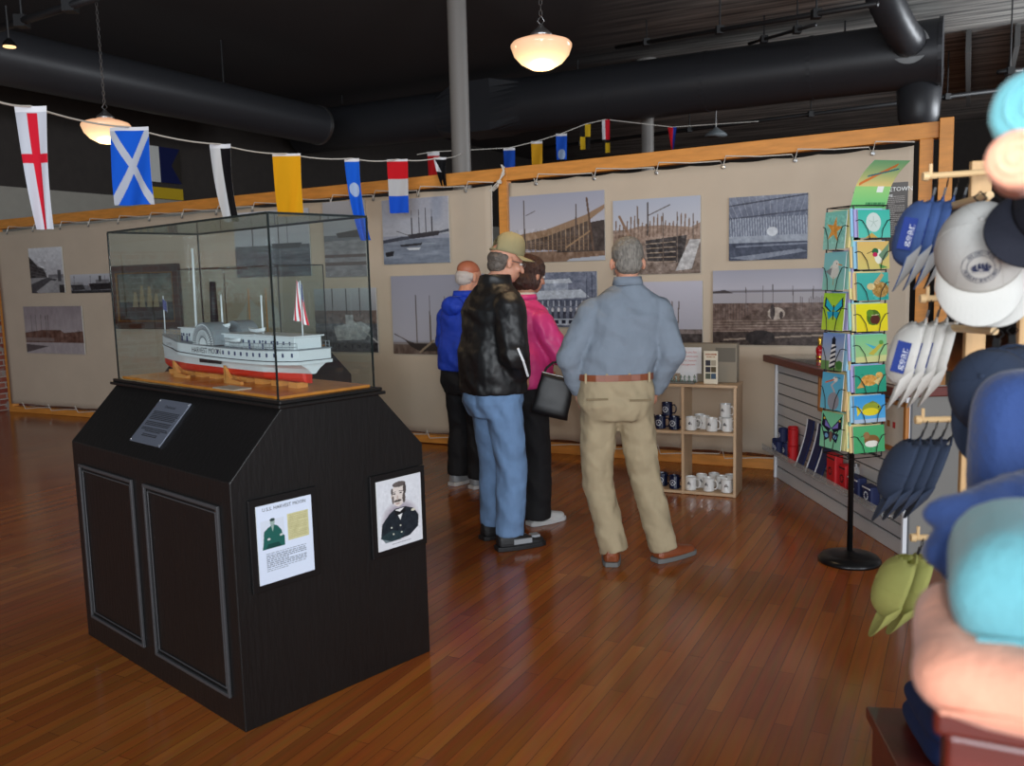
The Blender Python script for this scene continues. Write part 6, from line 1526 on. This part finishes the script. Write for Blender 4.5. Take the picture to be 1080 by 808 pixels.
def head_mesh(b, H, s=1.0, yaw=0, tilt=0, face=True):
    """head centre H, facing local +y turned by yaw (to the left positive)"""
    M = Matrix.Translation(H) @ Matrix.Rotation(yaw, 4, 'Z') @ Matrix.Rotation(tilt, 4, 'X') @ Matrix.Scale(s, 4)
    b.ell((0, -.008, .025), (.076, .096, .088), M4=M); b.ell((0, .022, -.045), (.058, .066, .070), M4=M); b.ell((0, .050, -.088), (.026, .026, .022), M4=M)
    b.ell((0, .074, .022), (.050, .022, .018), M4=M)                # brow
    for sx_ in (-1, 1):
        b.ell((sx_*.082, -.004, -.012), (.010, .020, .032), M4=M, rot=(0, 0, sx_*.3)); b.ell((sx_*.036, .066, -.030), (.022, .018, .020), M4=M)
    b.tube([(0, .084, .012), (0, .100, -.018), (0, .108, -.036)], [.009, .012, .014], seg=8, round_=True, M4=M)
    b.tube([(-.022, .078, -.062), (0, .088, -.060), (.022, .078, -.062)], .007, seg=8, round_=True, M4=M); b.tube([(-.018, .076, -.073), (0, .086, -.073), (.018, .076, -.073)], .007, seg=8, round_=True, M4=M)
    return M
eye_w = mat('eye_white', L(225, 222, 215), .2); eye_d = mat('eye_iris', L(60, 44, 34), .2)
def person(label, loc, rz, s, J, upper_m, lower_m, upper='shirt', lower='trousers', hair=None, shoes=None, female=False):
    t = thing('person', label, 'person', loc, rz, scale=(s, s, s))
    b = MB()
    g = lambda k: Vector(J[k])
    # ---- body (one continuous surface)
    M = head_mesh(b, g('head'), J.get('hs', 1.0), J.get('hyaw', 0), J.get('htilt', 0))
    b.tube([g('neck')-Vector((0, .01, .05)), g('neck'), g('head')+Vector((0, -.012, -.05))], [.066, .056, .054], seg=14, round_=True)
    pv, ch, nk = g('pelvis'), g('chest'), g('neck')
    ww = .80
    b.rings([ring_at(pv+Vector((0, 0, -.10)), J['hip']*ww, J['hipd']*ww), ring_at(pv+Vector((0, 0, .05)), J['hip']*ww, J['hipd']*ww), ring_at(pv.lerp(ch, .5), J['waist']*ww, J['waistd']*ww), ring_at(ch, J['sh']*.72, J['chd']*ww), ring_at(ch.lerp(nk, .6), J['sh']*.7, J['chd']*.65), ring_at(nk, .06, .06)])
    for sd in 'lr':
        b.tube([g('s'+sd), g('e'+sd), g('w'+sd)], [.048, .040, .027], seg=12, round_=True)
        hd = (g('w'+sd)-g('e'+sd)).normalized(); hn = Vector(J.get('pn'+sd, (1 if sd == 'l' else -1, 0, 0)))
        hn = (hn-hd*hn.dot(hd)).normalized(); hand(b, g('w'+sd), hd, hn)
        b.tube([g('h'+sd), g('k'+sd), g('a'+sd)], [.078, .052, .036], seg=14, round_=True)
        ft = Vector((math.sin(J['fy'+sd]), math.cos(J['fy'+sd]), 0)); b.tube([g('a'+sd), g('a'+sd)+Vector((0, 0, -.03)), Vector((g('a'+sd).x, g('a'+sd).y, .055))+ft*.05, Vector((g('a'+sd).x, g('a'+sd).y, .042))+ft*.14], [.034, .034, .030, .022], seg=10, round_=True)
    b.build('body', skin_m, t, remesh=.0075, sm=2)
    Mi = M
    for sx_ in (-1, 1):
        e = MB(); e.ell((sx_*.032, .080, .000), (.013, .010, .008), eye_w, seg=10, rg=6, M4=Mi); e.ell((sx_*.032, .0885, .000), (.005, .003, .005), eye_d, seg=8, rg=5, M4=Mi); e.build('eye', eye_w, t, smooth=True)
    # ---- lower garment
    b = MB(); lw = J.get('legw', (.098, .080, .064))
    b.rings([ring_at(pv+Vector((0, 0, -.17)), J['hip']*.80, J['hipd']*.86), ring_at(pv+Vector((0, -.006, -.08)), J['hip'], J['hipd']*1.04), ring_at(pv+Vector((0, 0, .02)), J['hip']*.98, J['hipd']), ring_at(pv+Vector((0, 0, .085)), J['waist']*.97, J['waistd']*.98)])
    for sd in 'lr':
        h_, k_, a_ = g('h'+sd), g('k'+sd), g('a'+sd); hem = a_+(a_-k_).normalized()*J.get('hem', .02)
        mid = k_.lerp(a_, .5)
        b.tube([h_, h_.lerp(k_, .5), k_, mid, hem], [lw[0], (lw[0]+lw[1])/2, lw[1], (lw[1]+lw[2])/2*1.02, lw[2]*1.03], seg=18)
    b.build(lower, lower_m, t, remesh=.011, sm=3, disp=J.get('ldisp', .022), dscale=.09)
    # ---- upper garment
    b = MB(); hz = J['hemz']; hb = J.get('hemb', 1.04)
    rr = [ring_at(Vector((pv.x, pv.y, hz)), J['waist']*hb, J['waistd']*hb), ring_at(Vector((pv.x, pv.y, hz+.03)), J['waist']*(hb+.02), J['waistd']*(hb+.03)), ring_at(pv.lerp(ch, .45)+Vector((0, 0, .02)), J['waist']*J.get('blouse', 1.06), J['waistd']*J.get('blouse', 1.06)), ring_at(pv.lerp(ch, .8), J['sh']*.86, J['chd']*1.02), ring_at(ch+Vector((0, 0, .04)), J['sh']*.92, J['chd']*1.02), ring_at(ch.lerp(nk, .60), J['sh']*.82, J['chd']*.80), ring_at(ch.lerp(nk, .86), J['sh']*.48, J['chd']*.62), ring_at(nk+Vector((0, 0, -.01)), .078, .078)]
    b.rings(rr)
    aw = J.get('armw', (.070, .060, .050))
    for sd in 'lr':
        s_, e_, w_ = g('s'+sd), g('e'+sd), g('w'+sd)
        b.tube([s_, s_.lerp(e_, .5), e_, e_.lerp(w_, .5), w_-(w_-e_).normalized()*.01], [aw[0]*1.03, (aw[0]+aw[1])/2, aw[1], (aw[1]+aw[2])/2, aw[2]], seg=16, round_=False)
        b.ell(s_, (aw[0]*1.0,)*3)
        b.ell(e_, (aw[1]*1.02,)*3)
    if J.get('collar', 0) > .05:
        q = nk+Vector((0, 0, -.02)); b.rings([ring_at(q+Vector((0, 0, -.02)), .098, .098), ring_at(q+Vector((0, .002, J['collar']*.6)), .088, .092), ring_at(q+Vector((0, .004, J['collar'])), .082, .088)])
    uo = b.build(upper, upper_m, t, remesh=.0095, sm=2, disp=J.get('udisp', .016), dscale=.08)
    if 0 < J.get('collar', 0) <= .05:
        b = MB(); q = nk+Vector((0, 0, -.012)); b.rings([ring_at(q, .080, .080), ring_at(q+Vector((0, .002, J['collar'])), .070, .072)], closed=False); b.build('collar', upper_m, uo, solid=.008, smooth=True)
    # ---- hair
    if hair == 'short_grey':
        b = MB(); b.ell((0, -.020, .042), (.083, .098, .088), M4=M); b.ell((0, -.052, -.022), (.070, .058, .056), M4=M); b.ell((0, -.004, .058), (.080, .096, .076), M4=M)
        b.build('hair', hair_grey, t, remesh=.006, sm=1, disp=.010, dscale=.018)
    elif hair == 'balding':
        b = MB(); b.ell((0, -.034, .002), (.083, .080, .052), M4=M); b.ell((0, -.046, -.03), (.068, .062, .045), M4=M); b.build('hair', hair_white, t, remesh=.006, sm=1, disp=.006, dscale=.018)
        b = MB(); b.ell((0, -.016, .050), (.078, .090, .070), M4=M); b.build('crown_hair', hair_ginger, t, smooth=True)
    elif hair == 'bob':
        b = MB(); b.ell((0, -.020, .038), (.096, .112, .096), M4=M); b.ell((0, -.048, -.040), (.090, .072, .085), M4=M)
        b.ell((-.062, -.006, -.05), (.030, .052, .066), M4=M); b.ell((.062, -.012, -.04), (.028, .045, .060), M4=M); b.build('hair', hair_brown, t, remesh=.006, sm=1, disp=.014, dscale=.03)
    elif hair == 'under_cap':
        b = MB(); b.ell((0, -.030, .008), (.081, .084, .055), M4=M); b.ell((0, -.050, -.035), (.068, .056, .045), M4=M); b.build('hair', hair_dark, t, remesh=.006, sm=1, disp=.006, dscale=.018)
    return t, M
hair_grey = mat('grey_hair', L(128, 122, 114), .6, bump=.6, bscale=90, var=.35, vscale=40, stretch=(3, 3, .5)); hair_white = mat('white_hair', L(200, 190, 184), .7, bump=.4, bscale=90, stretch=(3, 3, .5))
hair_ginger = mat('thin_ginger_scalp', L(176, 104, 76), .5); hair_brown = mat('brown_hair', L(70, 44, 36), .45, bump=.6, bscale=80, var=.3, vscale=30, stretch=(3, 3, .4)); hair_dark = mat('dark_grey_hair', L(98, 88, 80), .6, bump=.5, bscale=90, var=.3, vscale=40)
shirt_m = cloth_mat('chambray', L(120, 130, 142), bump=.25, scale=11, var=.05); khaki_m = cloth_mat('khaki_cotton', L(162, 146, 117), bump=.25, scale=9, var=.05)
jacket_m = cloth_mat('black_nylon', L(20, 20, 22), .5, bump=.25, scale=12, var=.1); jean_m = cloth_mat('faded_denim', L(108, 138, 176), bump=.25, scale=14, var=.12)
pink_m = cloth_mat('pink_nylon', L(226, 66, 138), .5, bump=.25, scale=12, var=.06); blackp_m = cloth_mat('black_slacks', L(20, 20, 24), .85, bump=.3, scale=8, var=.08)
blue_m = cloth_mat('royal_fleece', L(28, 66, 190), .7, bump=.25, scale=10, var=.06)
leather_t = mat('tan_leather', L(128, 66, 36), .35, var=.12, vscale=20); leather_b = mat('black_leather', L(18, 18, 20), .48, bump=.08, bscale=12); sole_g = mat('grey_rubber', L(100, 100, 98), .7); sole_w = mat('white_rubber', L(205, 205, 205), .6); trainer_k = mat('black_trainer', L(26, 26, 28), .55); trainer_w = mat('white_trainer', L(205, 206, 204), .6); silver_m = mat('silver_mesh', L(150, 154, 158), .4)

# man in the chambray shirt (back to us)
g1 = gp(666, 592)
J = dict(head=(.00, .055, 1.665), hs=1.06, htilt=-.22, neck=(-.005, .01, 1.555), chest=(-.02, 0, 1.34), pelvis=(-.080, -.01, .985), sh=.225, chd=.135, waist=.200, waistd=.130, hip=.208, hipd=.140,
         sl=(-.200, 0, 1.40), el=(-.330, -.03, 1.16), wl=(-.262, .05, .95), sr=(.155, 0, 1.40), er=(.222, -.05, 1.17), wr=(.135, .06, .95), pnl=(.3, 1, 0), pnr=(-.3, 1, 0),
         hl=(-.170, 0, .88), kl=(-.185, .035, .47), al=(-.105, -.02, .10), hr=(.02, 0, .88), kr=(.085, .03, .47), ar=(.175, .0, .10), fyl=.12, fyr=.95, hemz=1.05, hemb=.99, blouse=1.10, collar=.045, legw=(.105, .088, .078), hem=.035, armw=(.082, .076, .054))
p1, M1 = person('person in blue-grey shirt and khaki trousers, hands in pockets, back turned', g1, 0.0, 1.0, J, shirt_m, khaki_m, hair='short_grey')
b = MB(); pv = Vector(J['pelvis']); b.rings([ring_at(pv+Vector((0, 0, .052)), .206, .142), ring_at(pv+Vector((0, 0, .086)), .206, .141)], closed=True); bo = b.build('belt', leather_t, p1); bo['label'] = 'brown leather belt'
b = MB()
for x, z in ((-.115, -.02), (.115, -.03)): b.box((pv.x+x, pv.y-.150, pv.z+z-.02), (.115, .004, .012), rot=(-.1, 0, 0))
b.build('pocket_welts', mat('khaki_seam', L(124, 108, 82), .9), p1)
b = MB()
for x in (-.17, -.06, .06, .17):
    b = MB(); b.box((pv.x+x, pv.y-.145+abs(x)*.28, pv.z+.066), (.012, .008, .055)); b.build('belt_loop', khaki_m, p1)
shoe(p1, Vector((-.118, -.05, 0)), .10, leather_t, sole_g); shoe(p1, Vector((.165, -.01, 0)), 1.0, leather_t, sole_g)

# man in the black jacket and cap, turned to the right
g2_ = gp(528, 573)
J = dict(head=(.0, .085, 1.635), hs=1.0, htilt=-.22, hyaw=-.15, neck=(0, .01, 1.53), chest=(0, -.01, 1.33), pelvis=(0, -.02, .93), sh=.225, chd=.155, waist=.205, waistd=.165, hip=.190, hipd=.155,
         sl=(-.185, 0, 1.38), el=(-.27, .03, 1.12), wl=(-.17, .10, .98), sr=(.185, 0, 1.38), er=(.262, -.02, 1.13), wr=(.17, .07, .99),
         hl=(-.095, -.01, .86), kl=(-.115, .03, .47), al=(-.12, .02, .11), hr=(.095, -.01, .86), kr=(.11, .03, .47), ar=(.12, .0, .11), fyl=-.1, fyr=.15, hemz=.90, hemb=1.04, blouse=1.10, collar=.055, legw=(.108, .090, .080), hem=.03, armw=(.094, .086, .060), ldisp=.014, udisp=.016)
rz2 = math.radians(-62)
p2, M2 = person('person in black jacket, blue jeans and khaki cap, looking right', g2_, rz2, 1.035, J, jacket_m, jean_m, upper='jacket', lower='jeans', hair='under_cap')
shoe(p2, Vector((-.12, -.02, 0)), -.1, trainer_k, trainer_k, accent=silver_m, lace=sole_w); shoe(p2, Vector((.12, -.04, 0)), .12, trainer_k, trainer_k, accent=silver_m, lace=sole_w)
Mcap = M2 @ Matrix.Translation((0, -.006, .045)) @ Matrix.Rotation(-.05, 4, 'X') @ Matrix.Scale(1.02, 4)
cap('', Mcap, cap_khaki, emblem='small', clip=False, name='cap', parent=p2)
b = MB(); b.tube([(.045, .088, .0), (.075, .07, .004), (.086, .0, .004)], .0022, seg=5, M4=M2); b.tube([(-.045, .088, .0), (-.075, .07, .004), (-.086, .0, .004)], .0022, seg=5, M4=M2)
for sx_ in (-1, 1): b.tube([(sx_*.032+.02*math.cos(a), .100, -.002+.014*math.sin(a)) for a in [k*PI/6 for k in range(13)]], .0018, seg=5, M4=M2)
b.build('spectacles', steel, p2)
b = MB(); el, wl = Vector(J['er']), Vector(J['wr'])
b.tube([(.355, -.045, 1.17), (.348, -.01, 1.10), (.295, .045, 1.01)], .007, seg=6); refl = mat('reflective_piping', L(240, 242, 245), .3); o = b.build('reflective_stripe', refl, p2); o['label'] = 'white reflective sleeve piping'

# woman in the pink jacket
g3 = gp(556, 550)
J = dict(head=(.0, .075, 1.535), hs=.95, htilt=-.18, hyaw=-.05, neck=(0, .01, 1.40), chest=(0, 0, 1.21), pelvis=(0, -.02, .86), sh=.205, chd=.145, waist=.180, waistd=.150, hip=.185, hipd=.155,
         sl=(-.165, 0, 1.25), el=(-.25, .05, 1.06), wl=(-.18, .22, .95), sr=(.165, .01, 1.25), er=(.255, .08, 1.06), wr=(.20, .25, .97),
         hl=(-.085, -.01, .78), kl=(-.09, .02, .43), al=(-.09, .0, .09), hr=(.085, -.01, .78), kr=(.09, .02, .43), ar=(.09, .0, .09), fyl=0, fyr=.1, hemz=.86, hemb=1.10, blouse=1.15, collar=.03, legw=(.10, .088, .092), hem=.05, armw=(.078, .070, .052), ldisp=.012, udisp=.014)
p3, M3 = person('person with brown hair in bright pink jacket and black slacks', g3, math.radians(-52), 1.05, J, pink_m, blackp_m, upper='jacket', lower='slacks', hair='bob')
shoe(p3, Vector((-.09, -.01, 0)), -.05, trainer_w, sole_w, L_=.26); shoe(p3, Vector((.09, -.01, 0)), .1, trainer_w, sole_w, L_=.26)
b = MB(); b.rings([ring_at(Vector((0, .012, 1.385)), .074, .074), ring_at(Vector((0, .022, 1.43)), .062, .064)], closed=False); b.build('white_collar', trainer_w, p3, solid=.008, smooth=True)
# handbag carried at her right side
hbP = at(584, 417, 5.22); t = thing('handbag', 'black leather shoulder bag held beside the pink jacket', 'handbag', (hbP.x, hbP.y, hbP.z), math.radians(-8))
t.rotation_euler = (0, math.radians(14), math.radians(-8))
b = MB(); rs = []
for k in range(9):
    a = k/8; z = -.13+a*.25; w = .115-.015*a; d = .05*(1-.55*a)*(.6 if k == 0 else 1)
    rs.append(ring_at(Vector((0, 0, z)), w, d, .5, 28))
b.rings(rs); b.build('bag_body', leather_b, t, smooth=True, disp=.012, dscale=.06)
b = MB(); b.tube([(-.09, 0, .11), (-.08, .01, .15), (-.05, .02, .19), (-.02, .03, .20)], .008, seg=6, flat=.6); b.tube([(.09, 0, .11), (.07, .01, .15), (.03, .02, .19), (-.02, .03, .20)], .008, seg=6, flat=.6); b.build('strap', leather_b, t)
b = MB(); b.tube([(-.10, 0, .122), (.10, 0, .122)], .004, seg=6); b.build('zip', steel, t)

# man in blue at the wall
g4 = gp(495, 512)
J = dict(head=(.0, .07, 1.585), hs=1.02, htilt=-.2, hyaw=-.2, neck=(0, .01, 1.455), chest=(0, 0, 1.26), pelvis=(0, -.02, .89), sh=.21, chd=.14, waist=.185, waistd=.15, hip=.185, hipd=.145,
         sl=(-.175, 0, 1.30), el=(-.27, .04, 1.10), wl=(-.20, .20, .98), sr=(.175, 0, 1.30), er=(.27, .04, 1.10), wr=(.20, .20, .98),
         hl=(-.09, -.01, .81), kl=(-.10, .02, .45), al=(-.10, -.02, .10), hr=(.09, -.01, .81), kr=(.10, .02, .45), ar=(.10, .0, .10), fyl=0, fyr=.1, hemz=.90, hemb=1.08, blouse=1.1, collar=.045, legw=(.10, .086, .080), hem=.03, armw=(.078, .070, .052))
p4, M4_ = person('person with thin ginger and white hair in royal blue jacket', g4, math.radians(-42), 1.015, J, blue_m, blackp_m, upper='jacket', hair='balding')
shoe(p4, Vector((-.10, -.05, 0)), -.05, silver_m, sole_w, lace=sole_w); shoe(p4, Vector((.10, -.03, 0)), .1, silver_m, sole_w, lace=sole_w)
b = MB(); b.ell((0, -.115, 1.375), (.105, .062, .075)); b.build('hood', blue_m, p4, remesh=.008, sm=2, disp=.012, dscale=.05)
b = MB(); b.rings([ring_at(Vector((0, .008, 1.445)), .078, .078), ring_at(Vector((0, .014, 1.482)), .066, .066)], closed=False); b.build('inner_collar', silver_m, p4, solid=.008, smooth=True)
